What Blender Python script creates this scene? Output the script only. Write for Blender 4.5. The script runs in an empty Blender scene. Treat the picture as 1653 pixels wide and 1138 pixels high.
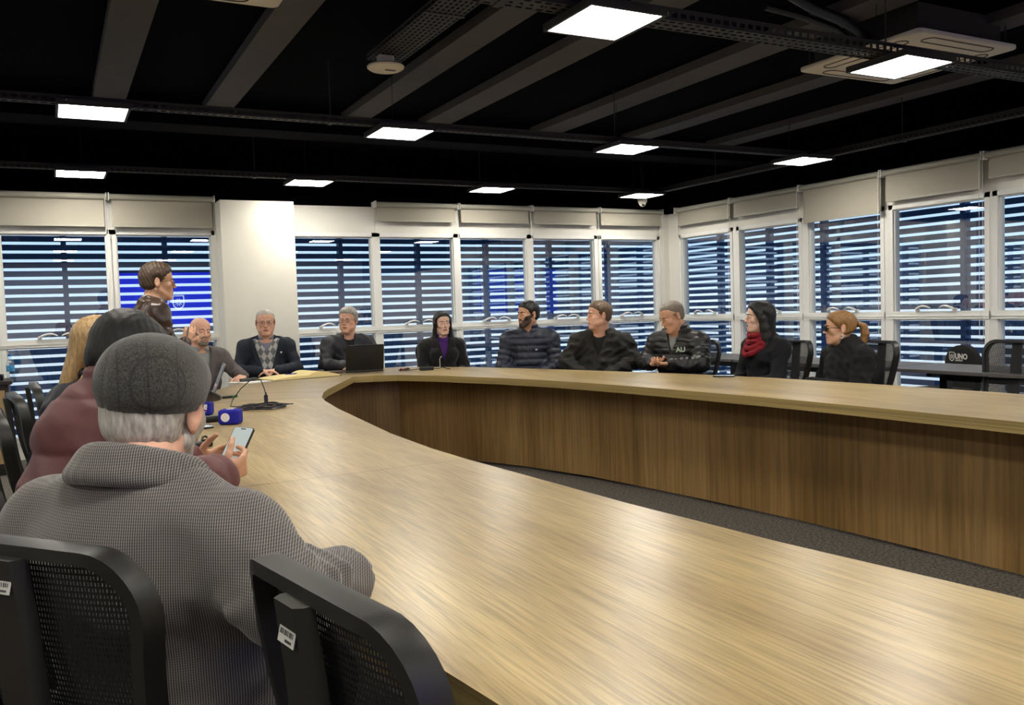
import bpy, math, random
import numpy as np
from mathutils import Vector, Matrix, Euler
random.seed(7)
PI = math.pi
SC = bpy.context.scene
COL = SC.collection

# ------------------------------------------------------------------ camera
cam_data = bpy.data.cameras.new('camera')
cam = bpy.data.objects.new('camera', cam_data)
COL.objects.link(cam)
SC.camera = cam
CR = Vector((0.8843, -0.4658, -0.0319)); CU = Vector((0.0524, 0.0310, 0.9981)); CF = Vector((0.4648, 0.8844, -0.0510))
CF.normalize(); CR = (CR - CF * CR.dot(CF)).normalized(); CU = CR.cross(CF)
M = Matrix(((CR.x, CU.x, -CF.x, 0.0), (CR.y, CU.y, -CF.y, 0.0), (CR.z, CU.z, -CF.z, 1.28), (0, 0, 0, 1)))
cam.matrix_world = M
cam_data.sensor_fit = 'HORIZONTAL'
cam_data.sensor_width = 36.0
cam_data.lens = 36.0 * 1409.3 / 1653.0
cam_data.clip_start = 0.05
cam_data.clip_end = 200

# ------------------------------------------------------------------ world and exposure
SC.view_settings.view_transform = 'Standard'
SC.view_settings.look = 'None'
SC.view_settings.exposure = 0.0
SC.view_settings.gamma = 1.0
SC.view_settings.use_curve_mapping = False
try:
    SC.cycles.max_bounces = 8
    SC.cycles.transparent_max_bounces = 16
    SC.cycles.use_denoising = True
    SC.cycles.sample_clamp_indirect = 6.0
    SC.cycles.caustics_reflective = False
except Exception:
    pass
W = bpy.data.worlds.new('dusk_sky'); SC.world = W; W.use_nodes = True
nt = W.node_tree; nt.nodes.clear()
wo = nt.nodes.new('ShaderNodeOutputWorld'); bg = nt.nodes.new('ShaderNodeBackground')
tc = nt.nodes.new('ShaderNodeTexCoord'); sx = nt.nodes.new('ShaderNodeSeparateXYZ'); cr = nt.nodes.new('ShaderNodeValToRGB')
mp = nt.nodes.new('ShaderNodeMapRange'); mp.inputs['From Min'].default_value = -0.25; mp.inputs['From Max'].default_value = 0.35
nt.links.new(tc.outputs['Generated'], sx.inputs[0]); nt.links.new(sx.outputs['Z'], mp.inputs['Value'])
nt.links.new(mp.outputs[0], cr.inputs[0]); nt.links.new(cr.outputs[0], bg.inputs[0]); nt.links.new(bg.outputs[0], wo.inputs[0])
e = cr.color_ramp.elements
e[0].position = 0.0; e[0].color = (0.42, 0.52, 0.60, 1)
e[1].position = 1.0; e[1].color = (0.36, 0.60, 0.95, 1)
for p_, c_ in ((0.40, (0.66, 0.76, 0.84, 1)), (0.50, (0.55, 0.75, 0.98, 1))):
    q = e.new(p_); q.color = c_
bg.inputs[1].default_value = 1.7

LIGHT_E = 51.0      # strength of the LED panels

# ------------------------------------------------------------------ helpers
class MB:
    def __init__(s):
        s.v = []; s.f = []; s.m = []
    def add(s, vs, fs, mi=0):
        o = len(s.v)
        s.v += [tuple(p) for p in vs]
        s.f += [tuple(i + o for i in q) for q in fs]
        s.m += [mi] * len(fs)
        return s
    def box(s, x0, x1, y0, y1, z0, z1, mi=0, mat=None):
        vs = [(x0, y0, z0), (x1, y0, z0), (x1, y1, z0), (x0, y1, z0), (x0, y0, z1), (x1, y0, z1), (x1, y1, z1), (x0, y1, z1)]
        if mat is not None: vs = [tuple(mat @ Vector(p)) for p in vs]
        return s.add(vs, [(0, 3, 2, 1), (4, 5, 6, 7), (0, 1, 5, 4), (1, 2, 6, 5), (2, 3, 7, 6), (3, 0, 4, 7)], mi)
    def rbox(s, c, size, r=0.01, mi=0, mat=None, seg=3):
        """box with rounded vertical corners and softened top/bottom edges"""
        hx, hy, hz = [k / 2 for k in size]
        r = min(r, hx * .99, hy * .99)
        rings = []
        b = min(r * .5, hz * .6)
        for (zz, ins) in ((-hz, b), (-hz + b * .3, b * .3), (-hz + b, 0), (hz - b, 0), (hz - b * .3, b * .3), (hz, b)):
            ring = []
            for (sx_, sy_, a0) in ((1, 1, 0), (-1, 1, 90), (-1, -1, 180), (1, -1, 270)):
                for k in range(seg + 1):
                    a = math.radians(a0 + 90 * k / seg)
                    rr = max(r - ins, 0.0005)
                    ring.append((sx_ * (hx - r) + rr * math.cos(a), sy_ * (hy - r) + rr * math.sin(a), zz))
            rings.append(ring)
        vs = [p for rg in rings for p in rg]; n = len(rings[0])
        fs = []
        for i in range(len(rings) - 1):
            for j in range(n):
                fs.append((i * n + j, i * n + (j + 1) % n, (i + 1) * n + (j + 1) % n, (i + 1) * n + j))
        fs.append(tuple(range(n))[::-1]); fs.append(tuple(range((len(rings) - 1) * n, len(rings) * n)))
        vs = [(p[0] + c[0], p[1] + c[1], p[2] + c[2]) for p in vs]
        if mat is not None: vs = [tuple(mat @ Vector(p)) for p in vs]
        return s.add(vs, fs, mi)
    def prism(s, pts, z0, z1, mi=0, caps=True, side_mi=None):
        n = len(pts)
        vs = [(p[0], p[1], z0) for p in pts] + [(p[0], p[1], z1) for p in pts]
        s.add(vs, [(i, (i + 1) % n, n + (i + 1) % n, n + i) for i in range(n)], mi if side_mi is None else side_mi)
        if caps:
            s.add(vs, [tuple(range(n))[::-1], tuple(range(n, 2 * n))], mi)
        return s
    def tube(s, pts, r, n=8, mi=0, closed=False, caps=True, flat=1.0):
        pts = [Vector(p) for p in pts]; L = len(pts)
        rs = r if isinstance(r, (list, tuple)) else [r] * L
        up = Vector((0, 0, 1)); prev = None; vs = []
        for i, p in enumerate(pts):
            if closed: t = (pts[(i + 1) % L] - pts[i - 1])
            else: t = (pts[min(i + 1, L - 1)] - pts[max(i - 1, 0)])
            if t.length < 1e-9: t = Vector((0, 0, 1))
            t.normalize()
            if prev is None:
                a = up if abs(t.dot(up)) < .95 else Vector((1, 0, 0))
                u_ = (a - t * a.dot(t)).normalized()
            else:
                u_ = (prev - t * prev.dot(t))
                u_ = u_.normalized() if u_.length > 1e-6 else t.orthogonal().normalized()
            prev = u_; w_ = t.cross(u_)
            for k in range(n):
                a = 2 * PI * k / n
                vs.append(p + (u_ * math.cos(a) * flat + w_ * math.sin(a)) * rs[i])
        fs = []
        for i in range(L if closed else L - 1):
            for k in range(n):
                a, b = i * n + k, i * n + (k + 1) % n
                c, d = ((i + 1) % L) * n + (k + 1) % n, ((i + 1) % L) * n + k
                fs.append((a, b, c, d))
        if caps and not closed:
            fs.append(tuple(range(n))[::-1]); fs.append(tuple(range((L - 1) * n, L * n)))
        return s.add(vs, fs, mi)
    def lathe(s, prof, n=24, mi=0, mat=None, c=(0, 0, 0)):
        vs = []
        for (r, z) in prof:
            for k in range(n):
                a = 2 * PI * k / n
                vs.append((c[0] + r * math.cos(a), c[1] + r * math.sin(a), c[2] + z))
        fs = []
        for i in range(len(prof) - 1):
            for k in range(n):
                fs.append((i * n + k, i * n + (k + 1) % n, (i + 1) * n + (k + 1) % n, (i + 1) * n + k))
        fs.append(tuple(range(n))[::-1]); fs.append(tuple(range((len(prof) - 1) * n, len(prof) * n)))
        if mat is not None: vs = [tuple(mat @ Vector(p)) for p in vs]
        return s.add(vs, fs, mi)
    def sphere(s, c, r, nu=16, nv=10, mi=0, mat=None):
        r = r if isinstance(r, (tuple, list)) else (r, r, r)
        vs = []
        for j in range(nv + 1):
            t = PI * j / nv
            for i in range(nu):
                a = 2 * PI * i / nu
                vs.append((c[0] + r[0] * math.sin(t) * math.cos(a), c[1] + r[1] * math.sin(t) * math.sin(a), c[2] + r[2] * math.cos(t)))
        fs = [(j * nu + i, (j + 1) * nu + i, (j + 1) * nu + (i + 1) % nu, j * nu + (i + 1) % nu) for j in range(nv) for i in range(nu)]
        if mat is not None: vs = [tuple(mat @ Vector(p)) for p in vs]
        return s.add(vs, fs, mi)
    def build(s, name, mats, parent=None, smooth=False, **props):
        me = bpy.data.meshes.new(name)
        me.from_pydata(s.v, [], s.f)
        if not isinstance(mats, (list, tuple)): mats = [mats]
        for m in mats: me.materials.append(m)
        if len(mats) > 1: me.polygons.foreach_set('material_index', s.m)
        if smooth: me.polygons.foreach_set('use_smooth', [True] * len(me.polygons))
        me.update()
        o = bpy.data.objects.new(name, me); COL.objects.link(o)
        if smooth and smooth != 'all':
            try:
                me.set_sharp_from_angle(angle=math.radians(40))
            except Exception: pass
        if parent is not None: o.parent = parent
        for k, val in props.items(): o[k] = val
        return o

def thing(name, label, cat, loc=(0, 0, 0), rotz=0, group=None):
    o = bpy.data.objects.new(name, None); COL.objects.link(o)
    o.empty_display_size = .1
    o.location = loc; o.rotation_euler = (0, 0, rotz); o['label'] = label; o['category'] = cat
    if group: o['group'] = group
    return o

def tag(o, label, cat, group=None):
    o['label'] = label; o['category'] = cat
    if group: o['group'] = group
    return o

def copy_tree(o, parent=None):
    c = o.copy(); COL.objects.link(c)
    if parent is not None: c.parent = parent
    for ch in list(o.children): copy_tree(ch, c)
    return c

def text_mesh(txt, size, name, mat, parent, matrix, extrude=0.0004, bold=0.0, spacing=1.0, align='LEFT', sx=1.0):
    cu = bpy.data.curves.new(name, 'FONT'); cu.body = txt; cu.size = size; cu.extrude = extrude; cu.offset = bold
    cu.space_character = spacing; cu.align_x = align; cu.resolution_u = 3
    o = bpy.data.objects.new(name, cu); COL.objects.link(o)
    dg = bpy.context.evaluated_depsgraph_get()
    me = bpy.data.meshes.new_from_object(o.evaluated_get(dg))
    bpy.data.objects.remove(o); bpy.data.curves.remove(cu)
    me.name = name
    me.transform(matrix @ Matrix.Diagonal((sx, 1, 1, 1)))
    me.materials.clear(); me.materials.append(mat)
    o = bpy.data.objects.new(name, me); COL.objects.link(o)
    if parent is not None: o.parent = parent
    return o

# ------------------------------------------------------------------ materials
def srgb(c):
    return tuple(((k / 255) / 12.92 if k / 255 <= .04045 else (((k / 255) + .055) / 1.055) ** 2.4) for k in c)
def mat(name, col, rough=.6, metal=0.0, emit=None, es=0.0, noise=0, nscale=30, bump=0, bscale=200, spec=None, sheen=0, stretch=None, dark=.8, det=4):
    m = bpy.data.materials.new(name); m.use_nodes = True
    t = m.node_tree; b = t.nodes['Principled BSDF']
    c = srgb(col) if max(col) > 1 else col
    b.inputs['Base Color'].default_value = (*c, 1); b.inputs['Roughness'].default_value = rough; b.inputs['Metallic'].default_value = metal
    if spec is not None: b.inputs['Specular IOR Level'].default_value = spec
    if sheen: b.inputs['Sheen Weight'].default_value = sheen
    if emit:
        b.inputs['Emission Color'].default_value = (*emit, 1); b.inputs['Emission Strength'].default_value = es
    if noise or bump:
        co = t.nodes.new('ShaderNodeTexCoord'); mpn = t.nodes.new('ShaderNodeMapping')
        t.links.new(co.outputs['Object'], mpn.inputs[0])
        if stretch: mpn.inputs['Scale'].default_value = stretch
    if noise:
        n = t.nodes.new('ShaderNodeTexNoise'); n.inputs['Scale'].default_value = nscale; n.inputs['Detail'].default_value = det
        t.links.new(mpn.outputs[0], n.inputs['Vector'])
        mx = t.nodes.new('ShaderNodeMix'); mx.data_type = 'RGBA'
        mx.inputs['A'].default_value = (*[k * (1 - noise) for k in c], 1); mx.inputs['B'].default_value = (*[min(1, k * (1 + noise)) for k in c], 1)
        rp = t.nodes.new('ShaderNodeMapRange'); rp.inputs['From Min'].default_value = .3; rp.inputs['From Max'].default_value = .7
        t.links.new(n.outputs['Fac'], rp.inputs['Value']); t.links.new(rp.outputs[0], mx.inputs['Factor'])
        t.links.new(mx.outputs['Result'], b.inputs['Base Color'])
    if bump:
        n2 = t.nodes.new('ShaderNodeTexNoise'); n2.inputs['Scale'].default_value = bscale; n2.inputs['Detail'].default_value = 3
        t.links.new(mpn.outputs[0], n2.inputs['Vector'])
        bp = t.nodes.new('ShaderNodeBump'); bp.inputs['Strength'].default_value = bump; bp.inputs['Distance'].default_value = .002
        t.links.new(n2.outputs['Fac'], bp.inputs['Height']); t.links.new(bp.outputs[0], b.inputs['Normal'])
    return m

def wood(name, base, light, dark, axis='Y', rough=.4, fine=1.0, bump=.15, coat=0.0, angle=0.0):
    """laminate with long streaks along one axis and broad cathedral figure"""
    m = bpy.data.materials.new(name); m.use_nodes = True
    t = m.node_tree; b = t.nodes['Principled BSDF']; L = t.links.new
    co = t.nodes.new('ShaderNodeTexCoord')
    def mapped(sc, rot=True):
        k = t.nodes.new('ShaderNodeMapping')
        s3 = {'H': (sc[1] * .2, sc[1] * .2, sc[0]), 'X': (sc[1], sc[0], sc[0]), 'Y': (sc[0], sc[1], sc[0]), 'Z': (sc[0], sc[0], sc[1])}[axis]
        k.inputs['Scale'].default_value = s3
        if angle:
            r0 = t.nodes.new('ShaderNodeMapping'); r0.inputs['Rotation'].default_value = (0, 0, angle)
            L(co.outputs['Object'], r0.inputs[0]); L(r0.outputs[0], k.inputs[0])
        else: L(co.outputs['Object'], k.inputs[0])
        return k.outputs[0]
    def noise(sc, scale, det=3, dist=0.0):
        n = t.nodes.new('ShaderNodeTexNoise'); n.inputs['Scale'].default_value = scale; n.inputs['Detail'].default_value = det
        n.inputs['Distortion'].default_value = dist
        L(mapped(sc), n.inputs['Vector']); return n.outputs['Fac']
    broad = noise((1, .12), 3.2 * fine, 2, .6)
    fine_n = noise((1, .035), 95 * fine, 3, .1)
    mid = noise((1, .05), 22 * fine, 3, .3)
    r1 = t.nodes.new('ShaderNodeValToRGB'); L(broad, r1.inputs[0])
    r1.color_ramp.elements[0].position = .3; r1.color_ramp.elements[0].color = (*srgb(dark), 1)
    r1.color_ramp.elements[1].position = .72; r1.color_ramp.elements[1].color = (*srgb(light), 1)
    q = r1.color_ramp.elements.new(.52); q.color = (*srgb(base), 1)
    mx = t.nodes.new('ShaderNodeMix'); mx.data_type = 'RGBA'; mx.blend_type = 'MULTIPLY'; mx.inputs['Factor'].default_value = 1
    r2 = t.nodes.new('ShaderNodeMapRange'); r2.inputs['From Min'].default_value = .35; r2.inputs['From Max'].default_value = .6
    r2.inputs['To Min'].default_value = .72; r2.inputs['To Max'].default_value = 1.08
    L(fine_n, r2.inputs['Value'])
    r3 = t.nodes.new('ShaderNodeMapRange'); r3.inputs['From Min'].default_value = .35; r3.inputs['From Max'].default_value = .65
    r3.inputs['To Min'].default_value = .90; r3.inputs['To Max'].default_value = 1.05
    L(mid, r3.inputs['Value'])
    mu = t.nodes.new('ShaderNodeMath'); mu.operation = 'MULTIPLY'; L(r2.outputs[0], mu.inputs[0]); L(r3.outputs[0], mu.inputs[1])
    L(r1.outputs[0], mx.inputs['A']); L(mu.outputs[0], mx.inputs['B']); L(mx.outputs['Result'], b.inputs['Base Color'])
    b.inputs['Roughness'].default_value = rough
    if bump:
        bp = t.nodes.new('ShaderNodeBump'); bp.inputs['Strength'].default_value = bump; bp.inputs['Distance'].default_value = .001
        L(fine_n, bp.inputs['Height']); L(bp.outputs[0], b.inputs['Normal'])
    return m

def glass_mat(name, tint=(0.90, 0.93, 0.95), refl=.22, power=.8):
    m = bpy.data.materials.new(name); m.use_nodes = True
    t = m.node_tree; t.nodes.clear(); L = t.links.new
    out = t.nodes.new('ShaderNodeOutputMaterial'); tr = t.nodes.new('ShaderNodeBsdfTransparent'); gl = t.nodes.new('ShaderNodeBsdfGlossy')
    tr.inputs[0].default_value = (*tint, 1); gl.inputs['Roughness'].default_value = 0.0; gl.inputs[0].default_value = (.95, .97, 1, 1)
    fr = t.nodes.new('ShaderNodeFresnel'); fr.inputs[0].default_value = 1.5
    ad = t.nodes.new('ShaderNodeMath'); ad.operation = 'MULTIPLY_ADD'; ad.inputs[1].default_value = power; ad.inputs[2].default_value = refl
    ad.use_clamp = True
    mx = t.nodes.new('ShaderNodeMixShader')
    ge = t.nodes.new('ShaderNodeNewGeometry'); fb = t.nodes.new('ShaderNodeMath'); fb.operation = 'SUBTRACT'; fb.inputs[0].default_value = 1.0
    L(ge.outputs['Backfacing'], fb.inputs[1]); mf = t.nodes.new('ShaderNodeMath'); mf.operation = 'MULTIPLY'
    L(fr.outputs[0], ad.inputs[0]); L(ad.outputs[0], mf.inputs[0]); L(fb.outputs[0], mf.inputs[1]); L(mf.outputs[0], mx.inputs[0]); L(tr.outputs[0], mx.inputs[1]); L(gl.outputs[0], mx.inputs[2]); L(mx.outputs[0], out.inputs[0])
    return m

M_white = mat('white_paint', (232, 229, 216), .55, noise=.02, nscale=3)
M_panel = mat('white_panel', (238, 236, 226), .18, spec=.5)
M_alu = mat('white_aluminium', (240, 240, 234), .35)
M_black = mat('black_plastic', (14, 14, 15), .45, bump=.1, bscale=400)
M_gloss_black = mat('gloss_black', (8, 8, 10), .12)
M_soffit = mat('black_ceiling_paint', (2, 2, 5), 1.0, spec=.05)
M_beam = mat('grey_beam_paint', (80, 77, 79), .8, noise=.08, nscale=8)
M_beam2 = mat('dark_beam_paint', (6, 7, 14), .95, spec=.1)
M_tray = mat('dark_tray_steel', (46, 44, 44), .6)
M_blind = mat('greige_blind_fabric', (176, 171, 156), .9, bump=.2, bscale=900)
M_tubem = mat('blind_tube', (172, 170, 156), .45)
M_louver = mat('navy_louver_paint', (38, 80, 132), .6)
M_glass = glass_mat('window_glass')
M_carpet = mat('grey_carpet', (92, 87, 80), .95, noise=.9, nscale=75, bump=.6, bscale=140, det=6)
M_led = bpy.data.materials.new('led_diffuser'); M_led.use_nodes = True
_b = M_led.node_tree.nodes['Principled BSDF']; _b.inputs['Base Color'].default_value = (.9, .9, .88, 1)
_b.inputs['Emission Color'].default_value = (1.0, .945, .85, 1); _b.inputs['Emission Strength'].default_value = LIGHT_E
M_grey_top = mat('grey_laminate', (92, 88, 86), .35)
M_oak = wood('oak_laminate', (180, 157, 108), (197, 175, 126), (162, 138, 92), 'Y', rough=.30, bump=.35, fine=1.7)
M_oak_x = wood('oak_laminate_cross', (164, 144, 108), (180, 160, 124), (148, 128, 94), 'X', rough=.30, bump=.35, angle=.5, fine=1.7)
M_edge = wood('oak_edge_band', (158, 136, 84), (172, 150, 98), (136, 114, 66), 'H', rough=.45, fine=1.6, bump=0)
M_skirt = wood('walnut_panel', (150, 118, 70), (172, 140, 90), (126, 96, 50), 'Z', rough=.5, fine=.55, bump=.05)

# ------------------------------------------------------------------ room dimensions
YB, XR, XL, YF = 9.385, 7.35, -4.2, -3.5
ZW, ZC = 2.45, 3.05
S = dict(kind='structure')
MB().box(XL - .2, XR + .2, YF - .2, YB + .2, -.12, 0).build('floor', M_carpet, **S)
MB().box(XL - .2, XR + .2, YF - .2, YB + .3, ZC, ZC + .15).build('ceiling', M_soffit, **S)
MB().box(XL - .2, XL, YF - .2, YB, 0, ZC).build('wall_left', mat('left_wall_paint', (232, 230, 224), .6), **S)
mb = MB(); mb.box(XL, XR, YF - .2, YF, 0, 2.62)
mb.box(XL, XR, YF - .2, YF + .01, 2.62, ZC, 1)
mb.build('wall_front', [mat('front_wall_paint', (232, 230, 224), .6), M_soffit], **S)
# back wall: sill, panel above the glass, black band over it
SILL = .16
GT = 2.118
mb = MB(); mb.box(XL, XR + .2, YB - .02, YB + .16, 0, SILL); mb.box(XL, XR + .2, YB - .02, YB + .16, GT + .04, ZW)
for x in (-.42, .556, 1.52, 2.31, 3.243, 4.232, 5.207, 6.195, 7.16):   # joints of the cladding
    mb.box(x - .004, x + .004, YB - .024, YB - .02, GT + .04, ZW)
mb.box(7.17, XR, YB - .05, YB + .12, SILL, ZW)
mb.build('wall_back', M_panel, **S)
MB().box(XL, XR + .2, YB - .01, YB + .16, ZW, ZC).build('wall_back_upper', M_soffit, **S)
mb = MB(); mb.box(XR - .02, XR + .16, YF, YB, 0, SILL); mb.box(XR - .02, XR + .16, YF, YB, GT + .04, ZW)
mb.box(XR - .04, XR + .12, 9.13, YB, SILL, ZW)
mb.box(XR - .02, XR + .16, YF, 2.705, SILL, ZW)
mb.build('wall_right', M_panel, **S)
MB().box(XR - .01, XR + .16, YF, YB, ZW, ZC).build('wall_right_upper', M_soffit, **S)
mb = MB(); mb.box(1.525, 2.25, 8.98, YB + .1, 0, 2.435)
mb.build('wall_column', M_white, **S)
# grey flanges under the slab, and one crossing beam
for i, (a, b) in enumerate(((.37, .60), (1.19, 1.41), (2.36, 2.58), (3.09, 3.34), (4.27, 4.54), (5.36, 5.60), (-.75, -.5), (-1.9, -1.66), (6.5, 6.74))):
    MB().box(a, b, YF, 7.6, 2.985, ZC).build('trim_%d' % (i + 1), M_beam, **S)
MB().box(XL, XR, 7.6, 7.95, 2.86, ZC).build('trim_20', M_beam2, **S)

# ------------------------------------------------------------------ windows
def handle_mb(mb, x, y, z, s):
    """folding awning stay: low boss with a curved lever"""
    mb.rbox((x, y - .012, z + .015), (.035, .03, .03), .006)
    pts = [(x + s * t * .15, y - .03 - .02 * math.sin(t * PI), z + .022 + .03 * math.sin(t * PI * .9)) for t in np.linspace(0, 1, 8)]
    mb.tube(pts, [.011, .011, .010, .009, .009, .008, .007, .005], 8)
def window(n, a, b, along='x', lo=None, hi=None):
    """a..b is the glass opening along the wall"""
    root = bpy.data.objects.new('window_%d' % n, None); COL.objects.link(root); root['kind'] = 'structure'
    def T(u, d, z):   # u along wall, d depth outwards
        return (u, YB + d, z) if along == 'x' else (XR + d, u, z)
    def bx(mb, u0, u1, d0, d1, z0, z1):
        p, q = T(u0, d0, z0), T(u1, d1, z1)
        mb.box(min(p[0], q[0]), max(p[0], q[0]), min(p[1], q[1]), max(p[1], q[1]), z0, z1)
    fr = MB(); F = .045; lo = a - F if lo is None else lo; hi = b + F if hi is None else hi
    if lo < a - F: bx(fr, lo, a - F, -.025, .055, SILL, GT + F)
    if hi > b + F: bx(fr, b + F, hi, -.025, .055, SILL, GT + F)
    bx(fr, a - F, a, -.035, .06, SILL, GT + F); bx(fr, b, b + F, -.035, .06, SILL, GT + F)
    bx(fr, a - F, b + F, -.035, .06, GT, GT + F); bx(fr, a - F, b + F, -.035, .06, SILL, SILL + F)
    bx(fr, a - F, b + F, -.045, .06, 1.05, 1.122)
    bx(fr, a - F, b + F, -.052, -.045, 1.075, 1.082)
    g = .012   # inner sash beads
    for (z0, z1) in ((SILL + F, 1.05), (1.122, GT)):
        bx(fr, a, a + g, -.012, .05, z0, z1); bx(fr, b - g, b, -.012, .05, z0, z1)
        bx(fr, a, b, -.012, .05, z1 - g, z1)
    fr.build('window_frame', M_alu, root)
    for (z0, z1) in ((SILL + F, 1.05), (1.122, GT)):
        p = MB(); bx(p, a, b, .018, .024, z0, z1); o = p.build('window_pane', M_glass, root)
    for s, u in ((1, a + .28), (-1, b - .28)):
        h = MB()
        if along == 'x': handle_mb(h, u, YB - .035, 1.122, s)
        else:
            handle_mb(h, 0, 0, 0, s)
            h.v = [(XR - .035 + q[1], u + q[0], 1.122 + q[2]) for q in h.v]
        h.build('window_handle', M_alu, root, smooth=True)
    return root
back_w = [(-3.35, -2.45), (-2.36, -1.46), (-1.37, -.47), (-.383, .513), (.598, 1.49), (2.30, 3.198), (3.288, 4.188), (4.275, 5.165), (5.255, 6.143), (6.25, 7.128)]
right_w = [(8.162, 9.089), (7.062, 8.0), (5.99, 6.92), (4.896, 5.846), (3.83, 4.777), (2.75, 3.70)]
n = 0
for ws, al in ((back_w, 'x'), (sorted(right_w), 'y')):
    for i, (a, b) in enumerate(ws):
        n += 1
        window(n, a, b, al, (ws[i - 1][1] + a) / 2 if i and a - ws[i - 1][1] < .3 else None, (ws[i + 1][0] + b) / 2 if i + 1 < len(ws) and ws[i + 1][0] - b < .3 else None)

# ------------------------------------------------------------------ sunscreen louvers outside
LV = []
def louver(u0, u1, along, label):
    mb = MB()
    z = -.25
    while z < 2.9:
        if along == 'x': mb.box(u0 + .01, u1 - .01, YB + .50, YB + .53, z, z + .0565)
        else: mb.box(XR + .50, XR + .53, u0 + .01, u1 - .01, z, z + .0565)
        z += .0865
    for u in (u0, u1 - .024):
        if along == 'x': mb.box(u, u + .024, YB + .47, YB + .56, -.4, 3.0)
        else: mb.box(XR + .47, XR + .56, u, u + .024, -.4, 3.0)
    o = mb.build('louver_screen', M_louver)
    tag(o, label, 'louver', 'sunscreen louvers outside the windows')
    LV.append(o); return o
lab_x = ['far left dark slatted sunscreen bay outside the left end of the back windows', 'dark slatted sunscreen bay outside the window behind the blonde person', 'dark slatted sunscreen bay outside the window behind the standing man',
         'dark slatted sunscreen bay outside behind the white column', 'dark slatted sunscreen bay outside behind the man with the open laptop', 'dark slatted sunscreen bay outside behind the woman in purple turtleneck',
         'dark slatted sunscreen bay outside just left of the man in navy puffer jacket', 'dark slatted sunscreen bay outside behind the man in plain black jacket', 'dark slatted sunscreen bay outside the last back window before the corner']
us = [-.80, .146, 1.095, 2.04, 2.991, 3.95, 4.869, 5.789, 6.702, 7.63]
for i in range(9): louver(us[i], us[i + 1], 'x', lab_x[i])
louver(-2.7, -.80, 'x', 'dark slatted sunscreen bay outside beyond the wooden sideboard')
vs_ = [9.75, 8.95, 8.06, 7.2, 6.33, 5.46, 4.6, 3.74]
lab_y = ['dark slatted sunscreen bay outside the corner end of the right windows', 'dark slatted sunscreen bay outside the first right-hand window', 'dark slatted sunscreen bay outside behind the long haired woman with red scarf',
         'dark slatted sunscreen bay outside behind the woman with the ponytail', 'dark slatted sunscreen bay outside behind the grey side table middle', 'dark slatted sunscreen bay outside behind the chair with the logo cover',
         'dark slatted sunscreen bay outside the rightmost visible window']
for i in range(7): louver(vs_[i + 1], vs_[i], 'y', lab_y[i])
for i, y in enumerate((3.74,)):
    louver(y - 1.7, y, 'y', ['dark slatted sunscreen bay outside right beyond the picture edge', 'second dark slatted sunscreen bay beyond the picture edge', 'third dark slatted sunscreen bay beyond the picture edge'][i])

# ------------------------------------------------------------------ roller blinds
def blind(u0, u1, zb, along, label):
    # local frame: x along wall, y out of the wall into the room is -
    if along == 'x': r = thing('roller_blind', label, 'blind', ((u0 + u1) / 2, 9.26, 2.47), 0, 'roller blinds above the windows')
    else: r = thing('roller_blind', label, 'blind', (7.225, (u0 + u1) / 2, 2.47), -PI / 2, 'roller blinds above the windows')
    h = (u1 - u0) / 2
    t = MB(); t.tube([(-h + .012, 0, 0), (h - .012, 0, 0)], .028, 16); t.build('roller_tube', M_tubem, r, smooth=True)
    f = MB(); f.box(-h + .03, h - .03, .018, .021, zb - 2.47, 0); f.build('blind_fabric', M_blind, r)
    b = MB(); b.rbox((0, .0195, zb - 2.47), (2 * h - .06, .014, .022), .004); b.build('bottom_bar', M_tubem, r)
    for s in (-1, 1):
        k = MB(); k.rbox((s * (h - .006), .02, 0), (.010, .09, .075), .004)
        k.box(s * h - .006, s * h + .006, .055, .112, -.03, .03)
        k.build('blind_bracket', M_alu, r)
    c = MB(); x = (h - .02); lo = -1.55
    c.tube([(x, -.02, 0), (x, -.022, lo), (x + .006, -.018, lo - .04), (x + .02, -.012, lo - .05), (x + .028, -.008, lo - .02), (x + .018, .0, -.2), (x + .008, .015, 0)], .0022, 6)
    c.build('pull_chain', M_alu, r)
    return r
bl = [(.54, 1.525, 2.194, 'x', 'drawn down grey roller blind directly left of the white column'),
      (-.44, .53, 2.194, 'x', 'leftmost visible grey roller blind, above the sideboard window'),
      (-1.42, -.45, 2.194, 'x', 'grey roller blind beyond the left picture edge'),
      (3.22, 4.222, 2.296, 'x', 'short roller blind above the window behind the woman in purple'),
      (4.234, 5.19, 2.296, 'x', 'short roller blind, second of four on the back wall from the column'),
      (5.202, 6.164, 2.296, 'x', 'short roller blind, third of four on the back wall from the column'),
      (6.176, 7.165, 2.296, 'x', 'short roller blind on the back wall nearest the corner'),
      (8.045, 9.08, 2.277, 'y', 'short roller blind on the right wall nearest the corner'),
      (6.955, 8.035, 2.278, 'y', 'short roller blind on the right wall above the long haired woman'),
      (5.905, 6.945, 2.10, 'y', 'longest roller blind on the right wall, reaching down over the glass'),
      (4.85, 5.895, 2.20, 'y', 'roller blind on the right wall above the chair with the logo cover'),
      (3.8, 4.836, 2.275, 'y', 'rightmost visible roller blind, cut off by the picture edge'),
      (2.7, 3.79, 2.275, 'y', 'roller blind on the right wall beyond the picture edge')]
for q in bl: blind(*q)

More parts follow.
